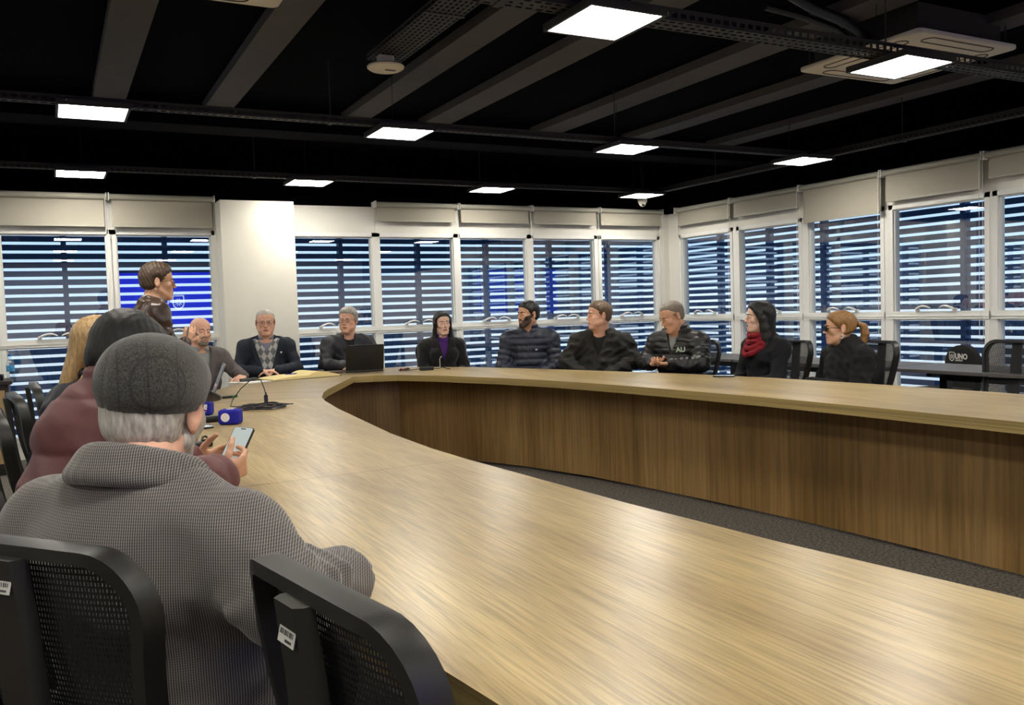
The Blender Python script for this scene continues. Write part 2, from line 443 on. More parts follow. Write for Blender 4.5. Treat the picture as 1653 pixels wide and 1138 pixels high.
# ------------------------------------------------------------------ LED panels
def led(x, y, label, cord=None, rz=0):
    r = thing('ceiling_light', label, 'light', (x, y, 2.57), rz, 'square LED ceiling panels')
    h = .205
    m_ = MB()
    m_.box(-h, h, -h, h, .012, .035)
    for (a, b, c, d) in ((-h, h, -h, -h + .016), (-h, h, h - .016, h), (-h, -h + .016, -h + .016, h - .016), (h - .016, h, -h + .016, h - .016)): m_.box(a, b, c, d, 0, .012)
    m_.build('housing', M_black if False else M_tray, r)
    d = MB(); d.box(-h + .016, h - .016, -h + .016, h - .016, .003, .011); d.build('diffuser', M_led, r)
    c = MB(); c.tube([(.06, h - .03, .035), (.06, h - .03, .09), (.03, h - .03, .115), (0, h - .03, .115), (-.03, h - .03, .09), (-.03, h - .03, .035)], .009, 6)
    c.build('hanger', M_black, r)
    w_ = MB(); w_.tube([(0.015, h - .03, .11), (.02, h - .03, .48)], .0022, 6); w_.build('suspension_wire', M_black, r)
    return r
xs_ = [.295, 2.318, 4.335, 6.345]; ys_ = [3.40, 6.06, 8.60]
nm = {(0, 1): 'upper of the two bright square panels at the far left', (0, 2): 'lower of the two bright square panels at the far left', (1, 0): 'large bright square panel at the top centre, nearest of all',
      (1, 1): 'bright square panel in the middle row, left of centre', (1, 2): 'bright square panel just above the white column', (2, 0): 'bright square panel in front of the white air conditioner cassette',
      (2, 1): 'bright square panel in the middle row, right of centre', (2, 2): 'bright square panel above the man in the navy puffer jacket', (3, 1): 'bright square panel above the right-hand blinds',
      (3, 2): 'bright square panel over the white dome camera', (0, 0): 'bright square panel above the man in the flat cap', (3, 0): 'bright square panel near the right wall, outside the picture'}
for (i, j), l in nm.items(): led(xs_[i], ys_[j], l)
k = 0
for i, x in enumerate((-1.72, .295, 2.318, 4.335, 6.345)):
    for j, y in enumerate((.78, -1.84)):
        k += 1
        led(x, y, 'bright square panel behind the viewer, ' + ['far left', 'left', 'middle', 'right', 'far right'][i] + (' of the nearer row' if j == 0 else ' of the rear row'))
for j, y in enumerate(ys_): led(-1.72, y, 'bright square panel beyond the left picture edge, ' + ['nearest', 'middle', 'farthest'][j])

# ------------------------------------------------------------------ cable trays
def tray(p0, p1, w, z, label, hgt=.05, slots=4, solid_side=False):
    """perforated channel from p0 to p1; slots punched through floor and sides"""
    d = Vector((p1[0] - p0[0], p1[1] - p0[1], 0)); Ln = d.length; ang = math.atan2(d.y, d.x)
    r = thing('cable_tray', label, 'cable tray', (p0[0], p0[1], z), ang, 'perforated cable trays')
    pit = .052
    def sheet(mb, place, rows, width):
        n = int(Ln / pit); cw = width / rows
        for i in range(n):
            for j in range(rows):
                x0, x1 = i * pit, (i + 1) * pit; y0, y1 = j * cw, (j + 1) * cw
                sh = pit * .5 * (j % 2) * 0
                a, b = x0 + .010, x1 - .010; c, e_ = y0 + cw * .30, y1 - cw * .30
                P = [place(x0, y0), place(x1, y0), place(x1, y1), place(x0, y1), place(a, c), place(b, c), place(b, e_), place(a, e_)]
                mb.add(P, [(0, 1, 5, 4), (1, 2, 6, 5), (2, 3, 7, 6), (3, 0, 4, 7)])
    mb = MB(); sheet(mb, lambda x, y: (x, y - w / 2, 0), slots, w); mb.build('tray_floor', M_tray, r)
    for s in (-1, 1):
        mb = MB(); sheet(mb, lambda x, y: (x, s * w / 2, y), 1 if hgt < .07 else 2, hgt)
        mb.box(0, Ln, s * w / 2 - .004, s * w / 2 + .004, hgt, hgt + .004)
        mb.build('tray_side', M_tray, r)
    k = 1.0
    while k < Ln:
        rods = MB(); rods.box(k - .015, k + .015, -w / 2 - .01, w / 2 + .01, -.005, -.001)
        rods.tube([(k, 0, -.004), (k, 0, ZC - z - .003)], .004, 6); k += 2.4
        rods.build('threaded_rod', M_tray, r)
    return r
tray((-4.0, 3.46), (6.5, 3.37), .13, 2.61, 'near perforated cable tray crossing the top of the picture', .055, 3)
tray((-4.0, 6.04), (6.4, 6.04), .07, 2.61, 'perforated cable tray along the middle row of panels', .045, 1)
tray((-4.0, 8.62), (6.48, 8.62), .07, 2.61, 'perforated cable tray along the far row of panels', .045, 1)
tray((6.58, 8.55), (6.58, -3.0), .07, 2.61, 'perforated cable tray running beside the right-hand wall', .055, 1)
tray((2.03, 5.55), (2.03, 2.4), .23, 2.93, 'wide perforated cable tray carrying the round wireless unit', .03, 7)
# ------------------------------------------------------------------ ceiling equipment
M_acw = mat('ac_white_plastic', (240, 234, 220), .6)
M_acd = mat('ac_dark_slot', (60, 56, 52), .6)
def cassette(x, y, z, label):
    r = thing('ceiling_cassette', label, 'air conditioner', (x, y, z), 0, 'air conditioner cassettes')
    h = .475
    b = MB(); b.rbox((0, 0, .015), (.95, .95, .03), .04, seg=4); b.build('fascia', M_acw, r, smooth=True)
    b = MB(); b.box(-.40, .40, -.40, .40, .03, .21); b.build('casing', M_tray, r)
    for k in range(4):
        a = k * PI / 2; R_ = Matrix.Rotation(a, 4, 'Z')
        v = MB()
        loop = []
        for t in range(24):
            an = 2 * PI * t / 24; cx = .27 * (1 if math.cos(an) > 0 else -1)
            loop.append(R_ @ Vector((cx + .045 * math.cos(an), .385 + .045 * math.sin(an), -.001)))
        v.tube(loop, .004, 5, closed=True); v.build('air_outlet', M_acd, r)
        f = MB(); f.rbox((0, .385, -.001), (.56, .06, .005), .03, mat=R_); f.build('louver_flap', M_acw, r)
    g = MB()
    g.box(-.27, .27, -.27, .27, -.003, 0)
    for k in range(14):
        yy = -.25 + k * .0385
        g.box(-.25, .25, yy, yy + .012, -.007, -.003)
    g.build('return_grille', M_acw, r)
    for sx_ in (-.42, .42):
        for sy_ in (-.42, .42): rods = MB(); rods.tube([(sx_, sy_, .03), (sx_, sy_, ZC - z)], .006, 6); rods.build('threaded_rod', M_tray, r)
    return r
cassette(5.09, 3.96, 2.83, 'white square air conditioner cassette behind a light panel, top right')
cassette(.62, 4.05, 2.83, 'white square air conditioner cassette barely showing at the top left edge')
r = thing('duct_bundle', 'thick dark insulated pipes curving down to the right-hand cassette', 'pipe', (4.3, 4.0, 3.0))
p = MB(); p.tube([(-.5, -.3, .0), (-.3, -.25, -.02), (0, -.2, -.04), (.2, -.15, -.06), (.35, -.1, -.08)], .03, 10); p.build('liquid_pipe', M_black, r, smooth=True)
p = MB(); p.tube([(-.5, -.1, .0), (-.2, -.1, -.02), (.1, -.08, -.05), (.35, .02, -.07)], .022, 10); p.build('gas_pipe', M_black, r, smooth=True)

r = thing('wireless_unit', 'round white wireless unit hanging under the wide perforated tray', 'access point', (1.99, 5.41, 2.83))
p = MB(); p.lathe([(.0, 0), (.06, .0), (.10, .006), (.118, .018), (.12, .028), (.11, .036), (.0, .036)], 32); p.build('dome_cover', mat('ap_plastic', (240, 234, 220), .45), r, smooth=True)
p = MB(); p.rbox((0, 0, .065), (.10, .06, .06), .006); p.build('mounting_box', M_acw, r)
p = MB(); p.rbox((.02, -.03, -.001), (.07, .02, .002), .004); p.build('status_label', M_acd, r)

r = thing('dome_camera', 'small white dome security camera under the far right panel', 'camera', (6.65, 9.0, 2.60))
p = MB(); p.lathe([(.02, 0), (.062, 0), (.062, -.02), (.055, -.05), (.045, -.06)], 24); p.build('camera_base', M_acw, r, smooth=True)
p = MB(); p.sphere((0, 0, -.058), .045, 20, 12); p.build('camera_ball', M_acw, r, smooth='all')
p = MB(); p.lathe([(0, 0), (.018, 0), (.018, .012), (0, .012)], 16, mat=Matrix.Translation((-.012, -.03, -.083)) @ Matrix.Rotation(.9, 4, 'X')); p.build('camera_lens', M_gloss_black, r)
p = MB(); p.tube([(0, 0, 0), (0, 0, .45)], .012, 10); p.build('mounting_stem', M_black, r)

# ------------------------------------------------------------------ projection screen on the front wall (seen only mirrored in the glass)
M_blue = mat('screen_blue', (4, 8, 60), .6, emit=(0.008, 0.012, .85), es=2.2)
M_scr_w = mat('screen_white', (200, 210, 230), .6, emit=(.6, .75, 1.0), es=2.2)
r = thing('projection_screen', 'bright blue projection screen with a shield logo on the wall behind the viewer', 'screen', (2.75, YF + .03, 1.72))
MB().box(-1.30, 1.30, -.02, .0, -.62, .66).build('screen_surface', M_blue, r)
f = MB(); f.box(-1.34, 1.34, -.02, .012, .66, .72); f.box(-1.34, 1.34, -.02, .006, -.65, -.62); f.build('screen_case', M_black, r)
def shield(mb, s, z=0.0):
    pts = [(-.5, .62), (.5, .62)] + [(.5, .0)] + [(.5 * math.cos(a), -.08 + -.55 * math.sin(a)) for a in np.linspace(.15, PI - .15, 10)] + [(-.5, .0)]
    inner = [(p_[0] * .8, p_[1] * .82 + .02) for p_ in pts]
    vs = [(p_[0] * s, p_[1] * s, z) for p_ in pts] + [(p_[0] * s, p_[1] * s, z) for p_ in inner]; n_ = len(pts)
    mb.add(vs, [(i, (i + 1) % n_, n_ + (i + 1) % n_, n_ + i) for i in range(n_)])
    for a in np.linspace(.0, 2 * PI, 11)[:-1]:
        c, d_ = math.cos(a), math.sin(a); w_ = .035
        mb.add([((c * .10 - d_ * w_) * s, (d_ * .10 + c * w_) * s, z), ((c * .10 + d_ * w_) * s, (d_ * .10 - c * w_) * s, z), ((c * .34 + d_ * w_) * s, (d_ * .34 - c * w_) * s, z), ((c * .34 - d_ * w_) * s, (d_ * .34 + c * w_) * s, z)], [(0, 1, 2, 3)])
    return mb
ROTS = Matrix.Rotation(PI / 2, 4, 'X')
def face_plus_y(): return Matrix(((-1, 0, 0, 0), (0, 0, 1, 0), (0, 1, 0, 0), (0, 0, 0, 1)))
s_ = MB(); shield(s_, .27); s_.v = [tuple(face_plus_y() @ Vector(q)) for q in s_.v]
s_.v = [(q[0] - .03, .004, q[2] - .05) for q in s_.v]; s_.build('screen_crest', M_scr_w, r)
text_mesh('UNO', .30, 'screen_lettering', M_scr_w, r, Matrix.Translation((-.22, .004, -.10)) @ face_plus_y(), bold=.008)
text_mesh('CHAPEC\u00d3', .095, 'screen_lettering', M_scr_w, r, Matrix.Translation((-.23, .004, -.21)) @ face_plus_y(), bold=.002)

# ------------------------------------------------------------------ conference table
inner = [(1.66, -.30), (1.53, .40), (1.455, .95), (1.385, 1.40), (1.335, 1.90), (1.285, 2.6), (1.27, 3.1), (1.285, 3.6), (1.33, 4.1), (1.39, 4.75), (1.455, 5.25), (1.50, 5.48), (1.60, 5.80), (1.69, 6.02),
         (2.19, 7.02), (2.36, 7.0), (2.54, 6.91), (2.75, 6.55), (2.99, 5.96), (3.17, 5.34), (3.27, 4.75), (3.35, 4.17), (3.41, 3.6), (3.45, 2.9), (3.47, 2.2), (3.46, 1.4), (3.41, .6), (3.32, -.1), (3.1, -.9), (2.8, -1.35), (2.3, -1.45), (1.95, -1.1)]
outer = [(.74, -.5), (.60, .3), (.52, .90), (.455, 1.4), (.405, 1.90), (.36, 2.6), (.345, 3.1), (.36, 3.6), (.40, 4.1), (.465, 4.75), (.55, 5.35), (.62, 5.62), (.72, 5.95), (.86, 6.3),
         (1.62, 7.74), (2.2, 7.95), (2.95, 7.88), (3.42, 7.20), (3.76, 6.33), (4.0, 5.60), (4.17, 5.05), (4.31, 4.4), (4.38, 3.7), (4.42, 2.95), (4.44, 2.2), (4.43, 1.4), (4.37, .5), (4.26, -.3), (3.9, -1.6), (3.3, -2.3), (2.2, -2.4), (1.2, -1.7)]
CT = thing('conference_table', 'large oval ring conference table in light oak laminate with brown panelled skirt', 'table', (0, 0, 0))
TT, TB = .75, .70
cuts = [0, 6, 11, 17, 20, 25, 29]     # section starts (index into both loops)
def section(i0, i1, m_top, off=(0, 0)):
    N = len(inner); idx = []
    i = i0
    while True:
        idx.append(i % N)
        if i % N == i1 % N: break
        i += 1
    g = .0009
    I = [Vector(inner[k] + (0,)) for k in idx]; O = [Vector(outer[k] + (0,)) for k in idx]
    d0 = ((I[1] - I[0]).normalized()) * g; d1 = ((I[-2] - I[-1]).normalized()) * g
    I[0] += d0; O[0] += d0; I[-1] += d1; O[-1] += d1
    b = MB(); n = len(I)
    vs = [(p.x, p.y, TT) for p in I] + [(p.x, p.y, TT) for p in O] + [(p.x, p.y, TB) for p in I] + [(p.x, p.y, TB) for p in O]
    # bevel-ish: top ring slightly inset handled by edge band material
    b.add(vs, [(k, k + 1, n + k + 1, n + k) for k in range(n - 1)], 0)
    b.add(vs, [(2 * n + k, 3 * n + k, 3 * n + k + 1, 2 * n + k + 1) for k in range(n - 1)], 1)
    b.add(vs, [(k, 2 * n + k, 2 * n + k + 1, k + 1) for k in range(n - 1)], 1)
    b.add(vs, [(n + k, n + k + 1, 3 * n + k + 1, 3 * n + k) for k in range(n - 1)], 1)
    b.add(vs, [(0, n, 3 * n, 2 * n), (n - 1, 3 * n - 1, 4 * n - 1, 2 * n - 1)], 1)
    b.build('tabletop_section', [m_top, M_edge], CT)
order = [(29, 32 + 0, M_oak_x), (0, 6, M_oak), (6, 11, M_oak), (11, 16, M_oak_x), (16, 20, M_oak), (20, 25, M_oak), (25, 29, M_oak)]
# seam on the near left lies at y = 2.8
inner[5] = (1.278, 2.80); outer[5] = (.352, 2.78)
order = [(29, 32, M_oak_x), (0, 5, M_oak), (5, 11, M_oak), (11, 16, M_oak_x), (16, 20, M_oak), (20, 25, M_oak), (25, 29, M_oak)]
for a_, b_, m_ in order: section(a_, b_, m_)
# skirt panel stands .3 m behind the inner edge
N_ = len(inner)
def offs(dist):
    out_ = []
    for k in range(N_):
        a = Vector(inner[k]); o_ = Vector(outer[k]); d = (o_ - a)
        out_.append(a + d * (dist / d.length if d.length > 0 else 0))
    return out_
ring0, ring1 = offs(.30), offs(.325)
for a_, b_, _m in order:
    k = a_; b = MB()
    while k < b_:
        i, j = k % N_, (k + 1) % N_
        vs = [(ring0[i].x, ring0[i].y, .02), (ring0[j].x, ring0[j].y, .02), (ring1[j].x, ring1[j].y, .02), (ring1[i].x, ring1[i].y, .02)]
        vs += [(q[0], q[1], TB) for q in vs]
        b.add(vs, [(0, 1, 5, 4), (3, 7, 6, 2), (0, 3, 2, 1), (4, 5, 6, 7), (0, 4, 7, 3), (1, 2, 6, 5)])
        k += 1
    b.build('skirt_panel', M_skirt, CT)
for k in (2, 9, 13, 16, 19, 23, 27, 30):
    a = Vector(inner[k]); d = (Vector(outer[k]) - a).normalized(); c = a + d * .55; an = math.atan2(d.y, d.x)
    f = MB(); f.box(-.22, .18, -.012, .012, .02, TB, mat=Matrix.Translation((c.x, c.y, 0)) @ Matrix.Rotation(an, 4, 'Z')); f.build('support_gable', M_skirt, CT)
    g = MB(); 
    g.box(-.21, .17, -.01, .01, 0, .02, mat=Matrix.Translation((c.x, c.y, 0)) @ Matrix.Rotation(an, 4, 'Z')); g.build('foot', M_black, CT)

# ------------------------------------------------------------------ grey tables by the right windows
def side_table(x0, x1, y0, y1, label):
    r = thing('side_table', label, 'table', ((x0 + x1) / 2, (y0 + y1) / 2, 0), 0, 'grey tables along the right windows')
    hx, hy = (x1 - x0) / 2, (y1 - y0) / 2
    b = MB(); b.rbox((0, 0, .727), (2 * hx, 2 * hy, .025), .006); b.build('tabletop', M_grey_top, r)
    for s in (-1, 1):
        l = MB(); l.box(-hx + .12, hx - .12, s * (hy - .3) - .02, s * (hy - .3) + .02, .68, .714); l.box(-.03, .03, s * (hy - .3) - .03, s * (hy - .3) + .03, .04, .68)
        l.box(-hx + .05, hx - .05, s * (hy - .3) - .03, s * (hy - .3) + .03, 0, .04); l.build('leg', M_black, r)
    m_ = MB(); m_.box(-.02, .02, -hy + .3, hy - .3, .64, .68); m_.build('crossbar', M_black, r)
    return r
side_table(5.55, 6.17, 6.2, 7.85, 'grey topped side table nearest the corner, behind the man holding a phone')
side_table(5.55, 6.17, 4.55, 6.18, 'grey topped side table behind the long haired woman with red scarf')
side_table(5.55, 6.17, 2.9, 4.53, 'grey topped side table in front of the chair with the logo cover')

# ------------------------------------------------------------------ sideboard with water
M_cab = wood('sideboard_oak', (196, 164, 110), (208, 178, 126), (182, 148, 96), 'Z', rough=.45, fine=.6, bump=0)
M_cabd = mat('sideboard_dark', (48, 36, 28), .45)
r = thing('sideboard', 'oak fronted sideboard with a dark brown top at the left picture edge', 'cabinet', (-.78, 8.72, 0))
b = MB(); b.rbox((0, 0, .785), (.92, .50, .03), .006); b.build('countertop', M_cabd, r)
b = MB(); b.box(-.43, .43, -.20, .22, .06, .77); b.build('carcass', M_cabd, r)
for s in (-1, 1):
    d = MB(); d.box(-.40 if s < 0 else .005, -.005 if s < 0 else .40, -.225, -.205, .10, .72); dd = d.build('door', M_cab, r)
    h = MB(); h.tube([(s * .06, -.235, .48), (s * .06, -.235, .62)], .005, 8); h.build('handle', M_alu, dd)
b = MB(); b.box(-.42, .42, -.19, .21, 0, .06); b.build('plinth', M_black, r)
r = thing('tray', 'black serving tray on the sideboard holding water bottles', 'tray', (-.55, 8.68, .80))
b = MB(); b.box(-.16, .16, -.12, .12, 0, .006)
for q in ((-.16, .16, -.12, -.11), (-.16, .16, .11, .12), (-.16, -.15, -.12, .12), (.15, .16, -.12, .12)): b.box(q[0], q[1], q[2], q[3], .006, .045)
b.build('tray_body', M_black, r)
M_pet = glass_mat('bottle_plastic', (.86, .92, .95), .12, .8)
M_lab = mat('bottle_label', (70, 150, 200), .5, noise=.5, nscale=60)
M_cap = mat('bottle_cap', (40, 120, 200), .4)
def bottle(x, y, z, label):
    r = thing('water_bottle', label, 'bottle', (x, y, z), 0, 'water bottles on the sideboard')
    b = MB(); b.lathe([(.002, 0), (.028, 0), (.032, .008), (.032, .05), (.029, .06), (.032, .07), (.032, .14), (.030, .155), (.016, .185), (.013, .195), (.013, .205)], 20); b.build('bottle_body', M_pet, r, smooth=True)
    b = MB(); b.lathe([(.0325, .075), (.0328, .076), (.0328, .125), (.0325, .126)], 20); b.build('bottle_label', M_lab, r, smooth=True)
    b = MB(); b.lathe([(.0, .203), (.015, .203), (.015, .222), (.0, .222)], 16); b.build('bottle_cap', M_cap, r)
    return r
bottle(-.33, 8.60, .80, 'water bottle with blue cap standing at the right end of the sideboard')
bottle(-.46, 8.66, .806, 'water bottle with blue cap on the tray, cut off by the picture edge')
bottle(-.58, 8.70, .806, 'water bottle on the tray just outside the left picture edge')
# ------------------------------------------------------------------ office chairs
def mesh_fabric(name):
    m = bpy.data.materials.new(name); m.use_nodes = True
    t = m.node_tree; L = t.links.new; b = t.nodes['Principled BSDF']; out = t.nodes['Material Output']
    b.inputs['Base Color'].default_value = (.006, .006, .007, 1); b.inputs['Roughness'].default_value = .7
    tr = t.nodes.new('ShaderNodeBsdfTransparent'); mx = t.nodes.new('ShaderNodeMixShader')
    co = t.nodes.new('ShaderNodeTexCoord'); sp = t.nodes.new('ShaderNodeSeparateXYZ'); L(co.outputs['Object'], sp.inputs[0])
    def stripe(axis, freq, th):
        a = t.nodes.new('ShaderNodeMath'); a.operation = 'MULTIPLY'; a.inputs[1].default_value = freq; L(sp.outputs[axis], a.inputs[0])
        f = t.nodes.new('ShaderNodeMath'); f.operation = 'FRACT'; L(a.outputs[0], f.inputs[0])
        g = t.nodes.new('ShaderNodeMath'); g.operation = 'LESS_THAN'; g.inputs[1].default_value = th; L(f.outputs[0], g.inputs[0]); return g.outputs[0]
    s1 = stripe('X', 170, .64); s2 = stripe('Z', 110, .42)
    mxm = t.nodes.new('ShaderNodeMath'); mxm.operation = 'MAXIMUM'; L(s1, mxm.inputs[0]); L(s2, mxm.inputs[1])
    L(mxm.outputs[0], mx.inputs[0]); L(tr.outputs[0], mx.inputs[1]); L(b.outputs[0], mx.inputs[2]); L(mx.outputs[0], out.inputs[0])
    return m
M_mesh = mesh_fabric('chair_mesh_fabric')
M_chair = mat('chair_black_plastic', (30, 29, 27), .42, bump=.15, bscale=500)
M_chair2 = mat('chair_spine_plastic', (34, 32, 28), .5, bump=.15, bscale=500)
M_seat = mat('chair_seat_fabric', (14, 14, 15), .9, bump=.3, bscale=500)
M_chrome = mat('chrome', (190, 190, 190), .2, metal=1)
M_stk = mat('sticker_white', (205, 205, 200), .5)
M_ink = mat('sticker_ink', (40, 40, 42), .6)
BT = .955      # top of the back
def back_w(v):   # half width along height 0..1
    return .155 + .065 * min(1, v * 1.1) - (.0 if v < .8 else .10 * ((v - .8) / .2) ** 2.6)
def back_y(x, v):
    return -.215 - .11 * v + .75 * x * x - .02 * math.sin(PI * v)
def back_pt(x, v):
    return (x, back_y(x, v), .50 + (BT - .50) * v - .10 * x * x * v)
def make_chair(label, cat='chair', group='black mesh-back office chairs', sticker=False):
    r = thing('office_chair', label, cat, (0, 0, 0), 0, group)
    # frame loop
    loop = []
    for v in np.linspace(0.02, .80, 14): loop.append(back_pt(back_w(v), v))
    rx = back_w(.8)
    for a in np.linspace(0, PI / 2, 8)[1:]: loop.append(back_pt(rx - .075 + .075 * math.cos(a), .80 + .20 * math.sin(a)))
    right = loop[:]
    loop = right + [(-p[0], p[1], p[2]) for p in reversed(right)]
    f = MB()
    # rectangular band swept round the loop
    C_ = Vector((0, 0, .74)); n = len(loop); vs = []
    for i, p in enumerate(loop):
        p = Vector(p); q = Vector((p.x, 0, p.z)); o_ = (q - Vector((0, 0, C_.z))); o_.y = 0; o_.normalize()
        if i < 14 or i >= n - 14: o_ = Vector((1 if p.x > 0 else -1, 0, 0))
        for (a, d) in ((.011, .020), (.013, .006), (.011, -.020), (-.010, -.022), (-.014, .0), (-.010, .020)):
            vs.append(p + o_ * a + Vector((0, d, 0)))
    fs = []
    for i in range(n):
        for k in range(6):
            a = i * 6 + k; b = i * 6 + (k + 1) % 6; j = (i + 1) % n
            fs.append((a, j * 6 + k, j * 6 + (k + 1) % 6, b))
    f.add(vs, fs); f.build('back_frame', M_chair, r, smooth=True)
    m_ = MB(); nx, nv = 12, 14; vs = []
    for j in range(nv + 1):
        v = .02 + .975 * j / nv; w_ = back_w(min(v, .8)) if v < .8 else rx - .075 + .075 * math.sqrt(max(0, 1 - ((v - .8) / .2) ** 2))
        for i in range(nx + 1):
            x = w_ * (-1 + 2 * i / nx); p = back_pt(x, v); vs.append((p[0], p[1] + .012, p[2]))
    m_.add(vs, [(j * (nx + 1) + i, j * (nx + 1) + i + 1, (j + 1) * (nx + 1) + i + 1, (j + 1) * (nx + 1) + i) for j in range(nv) for i in range(nx)])
    m_.build('back_mesh', M_mesh, r, smooth='all')
    s = MB(); vs = []; ns = 16
    for j in range(ns + 1):
        v = -.12 + 1.10 * j / ns; hw = .034 + .012 * (1 - v)
        y = back_y(0, v) - .010 - .055 * max(0, .75 - v); z = .50 + (BT - .50) * v
        for (a, d) in ((-hw, .006), (hw, .006), (hw, -.008), (hw - .008, -.018), (-hw + .008, -.018), (-hw, -.008)): vs.append((a, y + d, z))
    s.add(vs, [(j * 6 + k, j * 6 + (k + 1) % 6, (j + 1) * 6 + (k + 1) % 6, (j + 1) * 6 + k) for j in range(ns) for k in range(6)] + [(5, 4, 3, 2, 1, 0), tuple(range(ns * 6, ns * 6 + 6))])
    sp = s.build('back_spine', M_chair2, r, smooth=True)
    if sticker:
        k = MB(); v = .90; y = back_y(0, v) - .0292; z = .50 + (BT - .50) * v
        rot = Matrix.Translation((.004, y, z)) @ Matrix.Rotation(-.24, 4, 'X')
        k.box(-.022, .022, -.001, .0, -.012, .012, mat=rot); kk = k.build('asset_sticker', M_stk, r)
        k = MB()
        for q in range(9): k.box(-.018 + q * .0042, -.0155 + q * .0042 - (q % 3) * .0006, -.0014, -.001, -.002, .004, mat=rot)
        for q in range(5): k.box(-.002 + q * .0036, .0005 + q * .0036, -.0014, -.001, -.009, -.006, mat=rot)
        k.build('sticker_print', M_ink, kk)
    b = MB(); b.tube([(0, back_y(0, -.1) - .05, .455), (0, -.22, .42), (0, -.12, .405), (0, .02, .405)], .022, 8); b.build('back_bracket', M_chair, r, smooth=True)
    b = MB(); b.rbox((0, .02, .455), (.48, .47, .07), .10, seg=5); b.build('seat', M_seat, r, smooth=True)
    b = MB(); b.rbox((0, .02, .41), (.30, .28, .03), .03); b.build('seat_plate', M_chair, r)
    b = MB(); b.lathe([(.0, .10), (.030, .10), (.030, .26), (.018, .265), (.018, .40), (.0, .40)], 16, c=(0, .02, 0)); b.build('gas_lift', M_chair, r, smooth=True)
    for k in range(5):
        a = 2 * PI * k / 5 + .3; c, s_ = math.cos(a), math.sin(a)
        l = MB(); l.tube([(0, .02, .115), (c * .12, .02 + s_ * .12, .105), (c * .29, .02 + s_ * .29, .075)], [.028, .024, .016], 8); l.build('base_leg', M_chair, r, smooth=True)
        w_ = MB(); w_.lathe([(.0, -.02), (.026, -.02), (.028, -.01), (.028, .01), (.026, .02), (.0, .02)], 14, mat=Matrix.Translation((c * .29, .02 + s_ * .29, .029)) @ Matrix.Rotation(a, 4, 'Z') @ Matrix.Rotation(PI / 2, 4, 'Y')); w_.build('caster', M_black, r, smooth=True)
    return r
chairA = make_chair('black mesh-back office chair with white sticker, behind the man in the flat cap', sticker=True)
chair_proto = make_chair('empty black mesh-back office chair pushed to the right-hand table side')
first_used = [False]
def chair(x, y, az, label, proto=None, bx=None):
    """az: facing direction in degrees from +Y toward +X; (x, y) is the seat centre"""
    if proto is None:
        if not first_used[0]: c = chair_proto; first_used[0] = True
        else: c = copy_tree(chair_proto)
    else: c = proto
    c.location = (x, y, 0); c.rotation_euler = (0, 0, -math.radians(az)); c['label'] = label
    return c
def seat_from_back(bx, by, az, d=.31):
    a = math.radians(az); return bx + math.sin(a) * d, by + math.cos(a) * d
xA, yA = seat_from_back(-.055, 1.455, 52); chair(xA, yA, 52, 'black mesh-back office chair with white sticker, behind the man in the flat cap', chairA)
cB = copy_tree(chairA); xB, yB = seat_from_back(.262, 1.02, 80)
chair(xB, yB, 80, 'empty black mesh-back office chair with white sticker, nearest the viewer at bottom centre', cB)
for bx, by, az, l in ((-.10, 5.25, 88, 'farthest of the three black chair backs by the left edge, under the window'), (-.17, 4.55, 84, 'middle of the three black chair backs by the left picture edge'), (-.20, 3.72, 86, 'black office chair of the blonde person, back cut by the left picture edge')):
    x, y = seat_from_back(bx, by, az); chair(x, y, az, l)
x, y = seat_from_back(5.62, 3.56, -80, .30); chair(x, y, -80, 'empty black mesh-back chair at the right end of the far table side')

# chair in a black logo cover
M_cover = mat('black_chair_cover', (10, 10, 11), .85, bump=.2, bscale=300)
M_logo = mat('logo_white', (226, 222, 214), .6)
r = thing('covered_chair', 'black covered chair with a white shield and UNO lettering behind the grey side table', 'chair', (6.50, 4.76, 0), math.radians(75))
b = MB(); vs = []; no = 20
for d in (-.05, .0):
    for k in range(no + 1):
        a = PI * k / no; x = .19 * math.cos(a) * (1.0 if abs(math.cos(a)) < .98 else 1.0); z = .66 + .19 * math.sin(a) ** .75
        vs.append((x * (1 if d else .97), -.20 + d + .25 * x * x - .02, z))
    vs += [(-.18, -.20 + d, .44), (.18, -.20 + d, .44)]
n_ = no + 3
b.add(vs, [tuple(range(n_))[::-1], tuple(range(n_, 2 * n_))] + [(k, (k + 1) % n_, n_ + (k + 1) % n_, n_ + k) for k in range(n_)])
b.build('back_cover', M_cover, r)
b = MB(); b.rbox((0, .02, .455), (.46, .46, .09), .1, seg=5); b.build('seat', M_cover, r, smooth=True)
b = MB(); b.tube([(0, .02, .06), (0, .02, .42)], .03, 12); b.build('gas_lift', M_chair, r)
for k in range(5):
    a = 2 * PI * k / 5; b = MB(); b.tube([(0, .02, .08), (math.cos(a) * .28, .02 + math.sin(a) * .28, .03)], [.028, .02], 8); b.build('base_leg', M_chair, r)
FY = face_plus_y()
s_ = MB(); shield(s_, .062); s_.v = [tuple(FY @ Vector(q)) for q in s_.v]; s_.v = [(q[0] + .055, -.187 + .012, q[2] + .755) for q in s_.v]; s_.build('logo_crest', M_logo, r)
text_mesh('UNO', .062, 'logo_lettering', M_logo, r, Matrix.Translation((.022, -.178, .738)) @ FY, bold=.0022)
text_mesh('CHAPEC\u00d3', .019, 'logo_lettering', M_logo, r, Matrix.Translation((.022, -.180, .718)) @ FY, bold=.0006)
